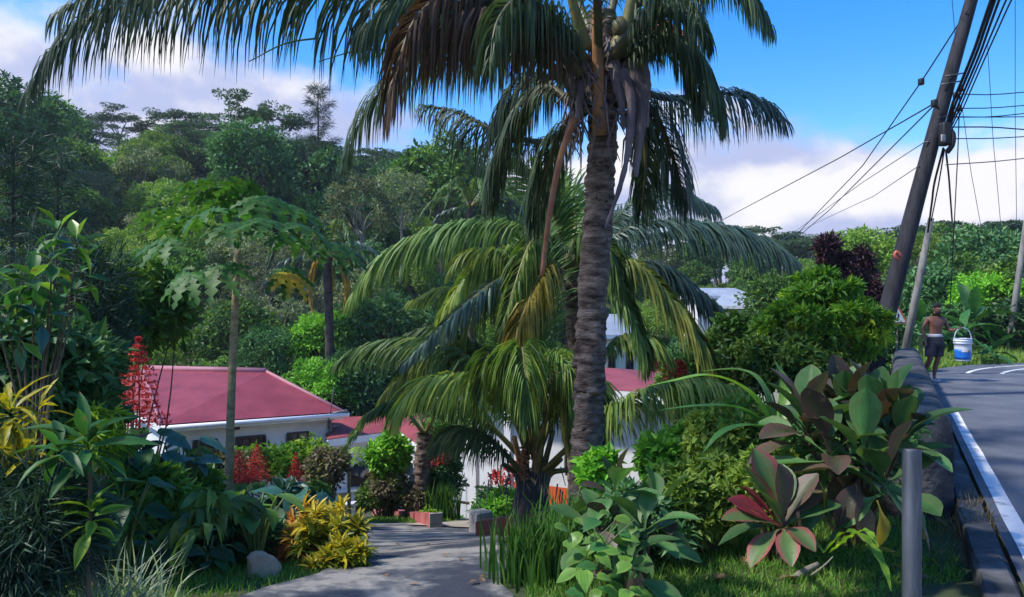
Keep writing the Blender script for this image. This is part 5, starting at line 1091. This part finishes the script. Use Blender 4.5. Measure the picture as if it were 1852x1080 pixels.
for i in range(4):
    a = i * 1.6 + .6; c = px(768, 785, 14.4); d = np.array([math.cos(a), math.sin(a), 0]); frond(t, [c, c + d * .5 + [0, 0, .5], c + d * 1.1 + [0, 0, .45], c + d * 1.6 + [0, 0, -.1]], .42, 'palm_green', n=40, hang=.8, seed=500 + i)
t = thing('young_tree', 'thin pale trunk with a small crown by the white house', 'tree', (*px(815, 900, 15.6)[:2], gz(*px(815, 900, 15.6)[:2]))); base = np.array(t.location)
stem(t, [base - [0, 0, .1], px(812, 860, 15.6), px(818, 800, 15.6)], .05, .035, 'bark_pale', 'trunk'); b = MB(); clump_leaves(b, np.random.default_rng(3), shell(np.random.default_rng(2), 20, px(818, 790, 15.6), (.6, .6, .4)), .25, 1400, .14, .06); b.build('crown', MAT['f_mid'], t, smooth=False)
for lab, u, v, D in (('red flowers beside the ringed garden trunk', 780, 838, 14.8), ('coral red flowers left of the young palm base', 915, 862, 13.2), ('orange flowers hanging by the yellowing palm frond', 1210, 662, 12.0)):
    c = px(u, v, D); t = thing('flower_spray', lab, 'flower', (c[0], c[1], gz(c[0], c[1]))); rg = np.random.default_rng(int(u)); b = MB(); clump_leaves(b, rg, c + rg.normal(0, .12, (7, 3)), .1, 260, .07, .05); b.build('blossom', MAT['flower_red'], t, smooth=False); stem(t, [np.array(t.location) - [0, 0, .1], c], .012, .006, 'green_stem')

# --- right bank and valley
shrub('spreading_bush', 'large bright green spreading bush left of the leaning pole', 1485, 580, 10.6, 126, 100, .12, .05, 14000, 'f_yellowgreen', 110, .2, 40, flat=.4, droop=.1, jit=.6, t0=.3, lo=.3)
shrub('broadleaf_shrub', 'dark green shrub under the bright spreading bush', 1420, 660, 10, 120, 50, .11, .05, 5200, 'f_mid', 60, .35, 41)
shrub('broadleaf_shrub', 'green shrub below the drooping bluish frond', 1350, 640, 11.5, 90, 75, .13, .06, 4200, 'f_mid', 50, .35, 42)
shrub('vine_thicket', 'tangled green vine thicket left of the big cordyline', 1340, 800, 7.0, 110, 68, .09, .045, 9000, 'f_light', 70, .3, 43, t0=.6)
shrub('vine_thicket', 'broad-leaved vine mound right of the tall palm trunk', 1215, 835, 7.3, 62, 52, .12, .08, 2600, 'f_bright', 44, .32, 44, t0=.1)
shrub('vine_thicket', 'low tangled greenery between the cordylines', 1270, 900, 6.0, 90, 75, .08, .035, 6500, 'f_light', 50, .35, 45)
shrub('vine_thicket', 'small leafy vine mound behind the pink-edged cordyline', 1400, 880, 5.7, 80, 60, .07, .035, 5200, 'f_light', 44, .35, 46, t0=.6)
shrub('broadleaf_shrub', 'bright leafy shoots at the base of the tall palm trunk', 1090, 855, 6.3, 38, 34, .1, .055, 700, 'f_bright', 20, .45, 47)
shrub('broadleaf_shrub', 'dark greenery behind the cordylines at the right', 1540, 800, 6.2, 110, 90, .1, .04, 5200, 'f_dark', 50, .35, 48)
shrub('broadleaf_shrub', 'dark foliage behind the green cordyline at the palm foot', 1150, 960, 5.8, 110, 70, .1, .045, 4200, 'f_dark', 44, .35, 49)
shrub('broadleaf_shrub', 'green bush hiding the corner of the white house', 1260, 700, 13.5, 70, 60, .14, .07, 3600, 'f_mid', 44, .35, 50)
b = MB(); rg = np.random.default_rng(6); n = 40; p = np.stack([px(rg.normal(1335, 35), rg.normal(738, 22), 6.7) for _ in range(n)]); scatter(b, LQ, p, nrm(rg.normal(size=(n, 3))), nrm(rg.normal(size=(n, 3))), .04, .035, rg.random(n)); t = thing('yellow_flowers', 'tiny yellow flowers scattered on the vine thicket', 'flower', (*px(1335, 738, 6.7)[:2], gz(*px(1335, 738, 6.7)[:2]))); b.build('blossom', MAT['ti_yellow'], t, smooth=False)
for i, (u, v, D, ru, rv) in enumerate(((1496, 470, 17, 12, 44), (1527, 490, 17, 10, 42), (1560, 500, 17.5, 15, 55), (1575, 540, 17, 13, 30))):
    shrub('dark_red_shrub', ['slim dark red columnar plant, leftmost behind the bright bush', 'slim dark red columnar plant, second from the left behind the bright bush', 'broad dark red columnar plant beside the leaning pole', 'low dark red plant at the foot of the leaning pole'][i], u, v, D, ru, rv, .2, .06, 900, 'f_darkred', 24, .8, 60 + i, group='dark red columnar plants')
def banana(label, u, v, D, n, s, seed):
    c = px(u, v, D); g = gz(c[0], c[1]); t = thing('banana_plant', label, 'plant', (c[0], c[1], g), 'banana plants beyond the road'); stem(t, [[c[0], c[1], g - .1], c], .11 * s, .07 * s, 'green_stem', 'trunk'); rosette(t, c, n, LM['banana'], 1.25, -.1, seed, (s * .75, s * 1.05), .3, seed)
banana('banana plant behind the man and bucket', 1742, 615, 23.6, 9, .75, 1); banana('tallest banana plant above the bucket', 1760, 590, 26, 9, .9, 2); banana('low banana plant right of the bucket', 1795, 650, 23.6, 9, .6, 3); banana('banana plant between the leaning thin pole and the man', 1665, 600, 23.5, 8, .7, 4)
shrub('broadleaf_shrub', 'dark shrub under the warning sign', 1610, 620, 20.5, 40, 45, .2, .08, 2200, 'f_dark', 36, .4, 70)
shrub('broadleaf_shrub', 'lime shrub left of the warning sign', 1562, 612, 14.5, 32, 45, .15, .07, 2600, 'f_yellowgreen', 36, .4, 71, t0=.4)
shrub('broadleaf_shrub', 'dark thicket behind the man', 1700, 600, 27, 60, 45, .28, .1, 3000, 'f_dark', 40, .4, 72)
shrub('broadleaf_shrub', 'dark thicket at the right beyond the bend', 1830, 600, 26.5, 60, 50, .28, .1, 3000, 'f_dark', 40, .4, 73)

# --- grass
def grass(name, label, pts, h, w, mat, seed, t0=.5):
    n = len(pts); rg = np.random.default_rng(seed); b = MB(); z = ground_z(pts[:, 0], pts[:, 1]); p = np.column_stack([pts, z - .01]); d = nrm(np.stack([rg.normal(0, .45, n), rg.normal(0, .45, n), np.ones(n)], 1))
    tm = (np.array([[-.5, 0, 0], [.5, 0, 0], [.35, .55, .05], [-.35, .55, .05], [0, 1, .25]]), np.array([[0, 1, 2, 3], [3, 2, 4, -1]])); a = rg.uniform(0, 6.28, n)
    scatter(b, tm, p, d, np.stack([np.cos(a), np.sin(a), .2 * np.ones(n)], 1), h * rg.uniform(.5, 1.3, n), w, np.clip(rg.normal(t0, .25, n), 0, 1)); return tag(b.build(name, MAT[mat], smooth=False), label, 'grass', kind='stuff')
rg = np.random.default_rng(31)
def region(n, x0, x1, y0, y1, f): q = np.column_stack([rg.uniform(x0, x1, n), rg.uniform(y0, y1, n)]); return q[f(q[:, 0], q[:, 1])]
dl = lambda y: np.interp(y, [a[1] for a, b in DRIVE], [a[0] for a, b in DRIVE]); dr = lambda y: np.interp(y, [b[1] for a, b in DRIVE], [b[0] for a, b in DRIVE])
fR = lambda x, y: (st(x, y)[0] > .3) & (x > dr(y) + .1) & (rg.random(len(x)) < np.where(((x - 1.45) ** 2 + (y - 4.35) ** 2 < .35), .35, 1))
grass('verge_grass', 'short green grass on the verge between kerb and driveway', region(70000, .0, 4.6, 2.6, 8, fR), .085, .008, 'grass', 1)
fL = lambda x, y: (x < dl(y) - .02 + rg.normal(0, .08, len(x)))
grass('lawn_strip', 'short green grass along the left edge of the driveway', region(26000, -4.2, -1.1, 3.6, 8.5, fL), .07, .008, 'grass', 2, .4)
fD = lambda x, y: (np.abs((x - dl(y)) - .25 - .5 * np.abs(np.sin(y * 2.3))) < .16 * rg.random(len(x))) & (x > dl(y))
grass('driveway_weeds', 'thin grass growing in the worn concrete of the driveway', region(9000, -1.9, -.1, 4.2, 6.0, fD), .03, .006, 'grass', 3, .5)
grass('garden_lawn', 'green lawn beside the garden path', region(16000, -2.6, 1.5, 13.6, 17.5, lambda x, y: (x < -1.0 - (y - 14) * .02) | (x > .3)), .12, .03, 'grass', 4, .4)
grass('bank_grass', 'rough yellowish grass on the bank beyond the road', region(22000, 8.5, 20, 20.5, 27, lambda x, y: np.array([np.hypot(*(np.array([a, b]) - xy(-RR, T1))) > RR + .15 for a, b in zip(x, y)])), .35, .03, 'grass', 5, .8)
grass('valley_grass', 'tall rough grass on the slope below the road wall', region(26000, 1.0, 9, 7, 22, lambda x, y: st(x, y)[0] > 1.0), .3, .02, 'grass', 6, .4)
grass('dry_litter', 'dry brown grass and leaf litter on the verge', region(2600, .9, 2.3, 3.9, 4.9, lambda x, y: (x - 1.5) ** 2 + (y - 4.35) ** 2 < .22), .05, .01, 'straw', 7)
grass('dry_weeds', 'dry straw-coloured weeds in the gap between kerb and wall', region(1500, 3.0, 4.3, 5.6, 7.4, lambda x, y: (st(x, y)[0] > .02) & (st(x, y)[0] < .5) & (st(x, y)[1] > 1.3) & (st(x, y)[1] < 2.3)), .16, .012, 'straw', 8)
t = thing('dead_branch', 'broken grey dead branch lying in the dry litter', 'branch', gp(1450, 1050)); q = np.array(t.location)
stem(t, [q + [-.06, 0, .0], q + [.02, .02, .05], q + [.13, .05, .09]], .03, .018, 'bark_pale', 'branch'); stem(t, [q + [.05, 0, .02], q + [.14, -.02, .10], q + [.22, .02, .15]], .008, .004, 'bark_pale', 'twig'); stem(t, [q + [-.05, 0, .02], q + [-.05, -.02, -.04]], .028, .03, 'bark', 'stub')

rg = np.random.default_rng(77)
for i in range(16):
    u, v = rg.uniform(1180, 1760), rg.uniform(1005, 1075); q = gp(u, v); a = rg.uniform(0, 6.28)
    o = link('fallen_leaf', LM['ti_dead' if i % 3 else 'ti_yellow'][i % 3], None, orient((math.cos(a), math.sin(a), .1), (rg.normal(0, .3), -.2, 1), q + [0, 0, .045], rg.uniform(.25, .5)))
    tag(o, 'dry brown leaf fallen on the verge grass' if i % 3 else 'yellowed leaf fallen on the verge grass', 'leaf', 'brown fallen leaves on the verge' if i % 3 else 'yellow fallen leaves on the verge')
for i in range(14):
    u, v = rg.uniform(640, 900), rg.uniform(960, 1070); q = gp(u, v); a = rg.uniform(0, 6.28)
    o = link('fallen_leaf', LM['ti_dead'][i % 3], None, orient((math.cos(a), math.sin(a), .05), (rg.normal(0, .2), -.1, 1), q + [0, 0, .045], rg.uniform(.12, .22)))
    tag(o, 'small dry leaf lying on the concrete driveway', 'leaf', 'dry leaves on the driveway')

b = MB(); rg = np.random.default_rng(91); n = 420; y = rg.uniform(4.5, 24, n); x = -rg.uniform(.62, 1.15, n) * y - 1.0; cen = np.stack([x, y, ground_z(x, y) + rg.uniform(.1, .9, n)], 1)
clump_leaves(b, rg, cen, rg.uniform(.35, .8, n), 30000, .2, .08, LQ, flat=.9, tv=.3)
tag(b.build('thicket_undergrowth', MAT['f_mid'], smooth=False), 'dense low green thicket on the slope at the left edge', 'undergrowth', kind='stuff')
# ------------------------------------------------------------------ road furniture, poles and cables
q = px(1649, 812, 2.75); t = thing('steel_post', 'plain grey galvanised steel post in the right foreground', 'post', (q[0], q[1], gz(q[0], q[1])))
b = MB(); r = .031; tube(b, [[q[0], q[1], gz(q[0], q[1]) - .3], [q[0], q[1], q[2] - .006], [q[0], q[1], q[2]]], [r, r, r * .93], 28, cap=False); b.build('tube', MAT['steel'], t)
b = MB(); tube(b, [[q[0], q[1], q[2] - .03], [q[0], q[1], q[2] - .004]], r * .9, 24); b.build('cap', MAT['concrete_dark'], t)

def wire(label, pts, r=.011, mat='wire', group='overhead cables', sag=0):
    P = [px(*p) for p in pts]
    if len(P) == 2 and sag: P = [P[0], (P[0] + P[1]) / 2 - [0, 0, sag], P[1]]
    Q = [P[0]]
    for a_, b_ in zip(P[:-1], P[1:]):
        k_ = max(1, int(np.linalg.norm(b_ - a_) / .7)); Q += [a_ + (b_ - a_) * (j_ + 1) / k_ for j_ in range(k_)]
    C = catmull(Q, 40); b = MB(); tube(b, C, r, 5); b_ = b.build('overhead_cable', MAT[mat]); tag(b_, label, 'cable', group); return b_
DP = 14.5
pb0 = px(1604, 600, DP); pole = thing('utility_pole', 'dark leaning wooden utility pole at the road edge', 'pole', (pb0[0], pb0[1], gz(pb0[0], pb0[1])))
b = MB(); C = catmull([px(1572, 690, DP), px(1611, 540, DP), px(1684, 262, DP + .1), px(1757, 0, DP + .2), px(1785, -100, DP + .3)], 40); tube(b, C, np.linspace(.175, .10, 40), 16); b.build('shaft', MAT['pole_wood'], pole)
b = MB(); rbox(b, px(1709, 243, DP - .15), (.16, .2, .42), 0, .04); tube(b, catmull([px(1700, 225, DP - .1), px(1722, 240, DP - .2), px(1722, 262, DP - .2), px(1712, 276, DP - .15)], 10), .05, 8); b.build('cable_box', MAT['black'], pole)
b = MB(); rbox(b, px(1706, 250, DP - .3), (.09, .03, .13), .3, .01); b.build('label_plate', MAT['concrete'], pole)
b = MB()
for u, v in ((1728, 172), (1735, 196), (1722, 208), (1738, 160)): tube(b, [px(u, v + 5, DP), px(u, v - 5, DP)], .045, 8)
b.build('insulator', MAT['black'], pole)
b = MB()
for u, v in ((1714, 150), (1709, 210), (1683, 255), (1722, 135)): tube(b, [px(u - 12, v + 3, DP), px(u + 22, v - 3, DP)], .014, 6)
b.build('bracket', MAT['steel'], pole)
b = MB(); C = catmull([px(1625, 470, DP - .2), px(1618, 462, DP - .2), px(1622, 455, DP - .2), px(1630, 465, DP - .2)], 8); tube(b, C, .03, 6); b.build('tape', MAT['sign_red'], pole)
for nm, u0, v0, u1, v1, D, r0, r1, lab in (('stay_pole', 1634, 650, 1684, 395, 19.3, .10, .07, 'thin grey leaning pole behind the wall end'), ('stay_pole', 1820, 660, 1856, 400, 26, .11, .08, 'thin grey pole at the right edge beyond the road bend')):
    c = px(u0, v0, D); t = thing('utility_pole', lab, 'pole', (c[0], c[1], gz(c[0], c[1]))); d = px(u1, v1, D) - c; b = MB(); tube(b, [c - d * .12, c + d * .5, c + d], [r0, (r0 + r1) / 2, r1], 12); b.build('shaft', MAT['pole_grey'], t)
    b = MB(); rbox(b, c + d * .62 + [.03, -.1, 0], (.1, .06, .14), 0, .01); b.build('clamp', MAT['steel'], t)
b = wire('cable with a small black joint sloping from the pole top to the lower left', [(1752, 15, DP), (1666, 148, 16), (1560, 300, 22), (1440, 425, 32)], .014)
for (u, v, D) in ((1666, 148, 15.9), (1690, 187, DP - .1)):
    j = MB(); p = px(u, v, D); rbox(j, p, (.1, .1, .14), .4, .03); o = j.build('cable_joint', MAT['black']); tag(o, 'small black joint on the cable left of the pole top' if u < 1680 else 'small black joint where two cables meet the pole', 'joint')
wire('upper of two cables fanning left from the black joint on the pole', [(1692, 186, DP), (1520, 285, 22), (1340, 380, 34), (1200, 455, 50)], .015)
wire('lower of two cables fanning left from the black joint on the pole', [(1692, 188, DP), (1600, 280, 19), (1500, 380, 28), (1430, 440, 36)], .014)
wire('thin cable leaving the pole below the two fanning cables', [(1680, 252, DP), (1560, 330, 22), (1450, 410, 32), (1380, 460, 42)], .010, 'wire_light')
wire('faint sagging cable low on the left of the pole', [(1662, 300, DP), (1580, 355, 22), (1500, 392, 30), (1400, 440, 42)], .009, 'wire_light')
for i, (u, dv, r) in enumerate(((1793, 0, .03), (1800, 4, .026), (1808, 8, .022), (1822, 10, .016), (1832, 14, .014))):
    wire(['thickest black cable climbing from the pole to the top edge', 'second black cable of the thick bundle', 'third black cable of the thick bundle', 'thin cable right of the thick bundle', 'rightmost thin cable of the rising bundle'][i],
         [(1705 + i * 2, 250, DP), (1722 + i * 4, 190 + dv, DP - .4), (1762 + i * 5, 90 + dv, 12.5), (u + 8, -25, 10.5), (u + 140, -480, 6.5)], r * .85)
for i, (v0, v1, s) in enumerate(((170, 165, 4), (196, 189, 3), (212, 203, 4), (211, 211, 1), (230, 236, 10), (251, 246, 2), (298, 284, 2))):
    wire(['topmost', 'second', 'third', 'fourth', 'wavy fifth', 'sixth', 'faint lowest'][i] + ' of the level cables running right from the pole', [(1728 - i * 3, v0, DP), (1790, (v0 + v1) / 2 + (s if i != 4 else -3), 15), (1880, v1, 15.6), (2900, v1 * 1.6 - 150, 19)], .010 if i != 4 else .013, 'wire' if i < 6 else 'wire_light')
for i, (a, m, z, r) in enumerate((((1706, 268), (1690, 330), (1678, 420), .022), ((1708, 270), (1698, 330), (1684, 400), .014), ((1711, 275), (1716, 320), (1722, 400), .018), ((1736, 170), (1732, 280), (1718, 560), .011), ((1741, 200), (1756, 310), (1776, 420), .006), ((1786, 80), (1796, 250), (1812, 430), .006), ((1836, -10), (1836, 200), (1839, 430), .006), ((1722, 0), (1728, 70), (1736, 110), .006))):
    wire(['loose dark cable hanging from the cable box toward the thin pole', 'second cable hanging beside it from the cable box', 'bent cable hanging from the cable box on the right', 'long straight cable dropping right of the pole', 'faint thin wire slanting down right of the pole', 'faint thin wire in the middle of the right sky', 'faint vertical wire near the right edge', 'faint short wire above the pole top'][i], [(*a, DP), (*m, DP + 1), (*z, DP + 3)], r, 'wire' if i < 4 else 'wire_light')

# warning sign
c = px(1624, 574, 20); t = thing('warning_sign', 'red-bordered triangular warning sign with a black bend mark', 'sign', (c[0], c[1] + .04, gz(c[0], c[1])))
def prism(b, pts, y0, y1, m=0):
    n = len(pts); V = [[p[0], y0, p[1]] for p in pts] + [[p[0], y1, p[1]] for p in pts]; ctr = np.mean(pts, 0); V += [[ctr[0], y0, ctr[1]]]
    b.add(np.array(V) + c * 1.0, [[i, (i + 1) % n, n + (i + 1) % n, n + i] for i in range(n)] + [[2 * n, (i + 1) % n, i, -1] for i in range(n)], m=m)
tri = lambda s: [(-.28 * s, -.18 * s - .0), (.28 * s, -.18 * s), (.0, .32 * s)]
b = MB(); prism(b, tri(1), 0, .03); b.build('border', MAT['sign_red'], t, smooth=False)
b = MB(); prism(b, [(x, z - .0) for x, z in tri(.68)], -.006, .0); b.build('face', MAT['sign_white'], t, smooth=False)
b = MB(); prism(b, [(-.035, -.09), (.01, -.09), (.005, -.02), (.035, .03), (.02, .10), (-.02, .09), (-.005, .04), (-.03, -.02)], -.011, -.006); b.build('symbol', MAT['black'], t, smooth=False)
b = MB(); tube(b, [[c[0], c[1] + .06, gz(c[0], c[1]) - .2], [c[0], c[1] + .06, c[2] + .1]], .03, 8); b.build('post', MAT['pole_grey'], t)

# ------------------------------------------------------------------ the man with the bucket
DM = 17.8; S = F / DM
foot = px(1689, 688, DM); foot[2] = 0.0
man = thing('person', 'shirtless man in dark shorts walking along the road with a bucket', 'person', foot)
def skin(name, joints, edges, mat, root, lev=2):
    me = bpy.data.meshes.new(name); me.from_pydata([j[0] for j in joints], edges, []); me.update(); me.materials.append(MAT[mat]); o = link(name, me, man)
    m = o.modifiers.new('skin', 'SKIN'); m.use_smooth_shade = True
    for i, (co, r) in enumerate(joints):
        sv = me.skin_vertices[0].data[i]; sv.radius = (r if isinstance(r, tuple) else (r, r)); sv.use_root = (i == root)
    s = o.modifiers.new('sub', 'SUBSURF'); s.levels = lev; s.render_levels = lev; return o
# local axes: x right in the picture, -y towards the camera, z up; the man faces the camera
J = [((0.03, 0, .92), (.15, .11)), ((.03, -.01, 1.06), (.135, .10)), ((.035, -.02, 1.22), (.155, .115)), ((.04, -.01, 1.37), (.15, .10)), ((.045, -.015, 1.45), (.062, .062)), ((.05, -.03, 1.52), (.06, .065)), ((.055, -.045, 1.60), (.078, .095)), ((.055, -.035, 1.69), (.066, .082)),
     ((-.13, .0, 1.39), .062), ((-.20, .03, 1.24), .048), ((-.225, .05, 1.12), .042), ((-.22, -.02, .98), .036), ((-.215, -.06, .90), .028),
     ((.21, -.01, 1.39), .062), ((.285, .0, 1.25), .048), ((.325, -.02, 1.15), .042), ((.36, -.12, 1.13), .037), ((.395, -.19, 1.165), .028),
     ((-.06, 0, .86), .098), ((-.10, -.05, .66), .082), ((-.115, -.06, .48), .062), ((-.13, .07, .32), .056), ((-.145, .17, .13), .036), ((-.145, .17, .075), .038), ((-.15, .08, .03), (.036, .026)), ((-.15, .02, .03), (.03, .02)),
     ((.11, 0, .86), .098), ((.10, .0, .66), .082), ((.08, -.01, .48), .062), ((.05, .03, .30), .056), ((.02, .03, .10), .036), ((.02, .02, .055), .038), ((.01, -.07, .035), (.036, .026)), ((.005, -.14, .03), (.032, .02))]
E = [(0, 1), (1, 2), (2, 3), (3, 4), (4, 5), (5, 6), (6, 7), (3, 8), (8, 9), (9, 10), (10, 11), (11, 12), (3, 13), (13, 14), (14, 15), (15, 16), (16, 17), (0, 18), (18, 19), (19, 20), (20, 21), (21, 22), (22, 23), (23, 24), (24, 25), (0, 26), (26, 27), (27, 28), (28, 29), (29, 30), (30, 31), (31, 32), (32, 33)]
skin('body', J, E, 'skin', 0)
def hand(w, d, side, curl, thumb):
    """palm and five fingers; w wrist, d direction of the hand"""
    w = np.array(w, float); d = nrm(d); s = nrm(np.array(side, float) - d * np.dot(side, d)); n = np.cross(d, s)
    js = [(w, .024), (w + d * .05, (.036, .018)), (w + d * .085, (.038, .016))]; es = [(0, 1), (1, 2)]
    for k, (o, L) in enumerate(((-.030, .065), (-.010, .075), (.010, .072), (.030, .055))):
        p = w + d * .088 + s * o; i = len(js); a = p; dd = d
        js.append((a, .0095)); es.append((2, i))
        for q in range(3):
            ang = curl * (q + 1) / 2; dd = d * math.cos(ang) + n * math.sin(ang); a = a + dd * L / 3; js.append((a, .0088 - .001 * q)); es.append((i + q, i + q + 1))
    p = w + d * .03 - s * .034; i = len(js); js.append((p, .011)); es.append((1, i)); p2 = p + d * .03 - s * .018 + n * thumb; js.append((p2, .0095)); es.append((i, i + 1)); js.append((p2 + d * .025 + n * thumb, .008)); es.append((i + 1, i + 2))
    return js, es
for nm, w_, d_, s_, cu in (('hand', (-.215, -.06, .90), (.03, -.15, -1), (0, -1, 0), .7), ('hand', (.395, -.19, 1.165), (.85, -.4, .25), (.3, .9, 0), 1.35)):
    js, es = hand(w_, d_, s_, cu, .02); skin(nm, js, es, 'skin', 0, 1)
def lathe(rows, seg=22):
    """rows of (z, rx, ry, cx, cy) -> vertices and faces"""
    V = []; a = np.linspace(0, 2 * math.pi, seg, endpoint=False)
    for z, rx, ry, cx, cy in rows: V.append(np.stack([cx + rx * np.cos(a), cy + ry * np.sin(a), np.full(seg, z)], 1))
    n = len(rows); i = np.arange(n * seg).reshape(n, seg); j = np.roll(i, -1, 1)
    return np.concatenate(V), np.stack([i[:-1], j[:-1], j[1:], i[1:]], -1).reshape(-1, 4)
def part(name, v, f, mat): b = MB(); b.add(np.asarray(v) + foot, f); return b.build(name, MAT[mat], man)
# shorts: hips and two legs in one mesh
b = MB(); v, f = lathe([(1.0, .152, .112, .03, 0), (.95, .168, .128, .03, 0), (.88, .185, .145, .028, 0), (.80, .192, .15, .02, -.01), (.76, .15, .12, .015, -.01)]); b.add(v + foot, f)
for rows in ([(.86, .105, .125, -.065, -.01), (.74, .118, .128, -.085, -.03), (.62, .115, .122, -.105, -.05), (.545, .112, .118, -.115, -.055)], [(.86, .105, .125, .115, 0), (.74, .115, .128, .115, 0), (.62, .11, .122, .10, 0), (.545, .108, .118, .095, -.005)]): v, f = lathe(rows); b.add(v + foot, f)
b.build('shorts', MAT['shorts'], man)
v, f = lathe([(.985, .157, .117, .03, 0), (1.0, .16, .12, .03, 0), (1.045, .152, .113, .03, -.002), (1.05, .146, .107, .03, -.002)]); part('waistband', v, f, 'waistband')
v, f = lathe([(1.615, .082, .085, .055, -.02), (1.66, .084, .094, .055, -.026), (1.70, .077, .088, .055, -.028), (1.735, .05, .06, .055, -.03), (1.748, .006, .006, .055, -.03)]); v[:, 1] += np.where(v[:, 2] < 1.68, .012, 0); part('hair', v, f, 'hair')
v, f = lathe([(1.475, .02, .02, .055, -.10), (1.50, .048, .045, .055, -.085), (1.535, .062, .055, .055, -.075), (1.56, .064, .045, .055, -.07), (1.565, .05, .03, .055, -.06)]); part('beard', v, f, 'hair')
for sx in (-.028, .028):
    v, f = lathe([(1.617, .003, .003, .055 + sx, -.128), (1.622, .013, .007, .055 + sx, -.127), (1.629, .013, .007, .055 + sx, -.127), (1.633, .003, .003, .055 + sx, -.127)], 10); part('eye', v, f, 'eye_white')
    v, f = lathe([(1.619, .002, .002, .055 + sx, -.134), (1.622, .006, .003, .055 + sx, -.134), (1.628, .006, .003, .055 + sx, -.134), (1.631, .002, .002, .055 + sx, -.134)], 8); part('pupil', v, f, 'hair')
    v, f = lathe([(1.58, .006, .012, .055 + sx * 2.85, -.035), (1.60, .012, .02, .055 + sx * 2.9, -.035), (1.625, .012, .022, .055 + sx * 2.95, -.03), (1.64, .004, .008, .055 + sx * 2.9, -.03)], 8); part('ear', v, f, 'skin')
v, f = lathe([(1.575, .016, .012, .055, -.135), (1.583, .019, .020, .055, -.138), (1.605, .012, .014, .055, -.132), (1.63, .007, .006, .055, -.126)], 10); part('nose', v, f, 'skin')
v, f = lathe([(1.546, .012, .006, .055, -.125), (1.552, .024, .010, .055, -.124), (1.560, .022, .010, .055, -.125), (1.565, .008, .005, .055, -.125)], 10); part('mouth', v, f, 'lip')
for x, y, z in ((.008, -.06, .008), (-.15, .09, .008)):
    b = MB(); rbox(b, np.array([x, y, z]) + foot + [0, 0, .004], (.095, .26, .022), 0, .008); tube(b, catmull([np.array([x - .045, y - .03, .012]) + foot, np.array([x, y - .06, .065]) + foot, np.array([x + .045, y - .03, .012]) + foot], 8), .008, 6); b.build('sandal', MAT['plastic_white'], man)

# bucket hanging from his hand
hp = foot + np.array([.46, -.24, 1.195]); cx, cy = hp[0] + .055, hp[1] - .0; zt = hp[2] - .235; zb = zt - .50
bk_ = thing('bucket', 'white and blue plastic paint bucket hanging from the man\'s hand', 'bucket', (cx, cy, zb))
def lat(rows, seg=32): 
    v, f = lathe([(z, r, r, 0, 0) for z, r in rows], seg); return v + [cx, cy, zb], f
b = MB(); v, f = lat([(0, .002), (.0, .150), (.012, .155), (.10, .160), (.30, .172), (.38, .177), (.382, .188), (.40, .189), (.402, .178), (.43, .18), (.432, .19), (.45, .191), (.452, .181), (.49, .184), (.495, .192), (.502, .190), (.50, .178), (.30, .166), (.02, .148), (.02, .002)]); b.add(v, f); b.build('bucket_body', MAT['bucket_white'], bk_)
b = MB(); v, f = lat([(.03, .158), (.03, .1592), (.10, .1632), (.205, .1692), (.26, .1728), (.26, .171)]); b.add(v, f); b.build('label_band', MAT['bucket_blue'], bk_)
a0 = np.linspace(-2.2, -1.1, 10); b = MB(); V = []
for a in a0: V += [[cx + .1735 * math.cos(a), cy + .1735 * math.sin(a), zb + .2], [cx + .1785 * math.cos(a), cy + .1775 * math.sin(a), zb + .30]]
b.add(V, [[2 * i, 2 * i + 2, 2 * i + 3, 2 * i + 1] for i in range(9)]); b.build('label_patch', MAT['sign_white'], bk_)
b = MB(); V = []
for a in np.linspace(-1.5, -1.2, 5): V += [[cx + .1765 * math.cos(a), cy + .1765 * math.sin(a), zb + .205], [cx + .1785 * math.cos(a), cy + .1785 * math.sin(a), zb + .235]]
b.add(V, [[2 * i, 2 * i + 2, 2 * i + 3, 2 * i + 1] for i in range(4)]); b.build('label_mark', MAT['sign_red'], bk_)
b = MB(); th = np.linspace(0, math.pi, 18); tube(b, [[cx - .19 * math.cos(t), cy, zb + .45 + .285 * math.sin(t) ** .8] for t in th], .008, 8); b.build('handle', MAT['bucket_white'], bk_)
b = MB()
for s in (-1, 1): rbox(b, (cx + s * .19, cy, zb + .45), (.03, .05, .05), 0, .008)
b.build('lug', MAT['bucket_white'], bk_)
# ------------------------------------------------------------------ moist air between here and the ridge
hz = MB(); box(hz, (0, 60, 18), (360, 240, 70)); m, nt, N, Lk = newmat('haze'); pv = N('ShaderNodeVolumePrincipled'); pv.inputs['Color'].default_value = (.8, .88, 1, 1); pv.inputs['Density'].default_value = .0004; pv.inputs['Anisotropy'].default_value = .2
o = N('ShaderNodeOutputMaterial'); Lk(pv.outputs[0], o.inputs['Volume']); tag(hz.build('haze', m, smooth=False), kind='stuff')
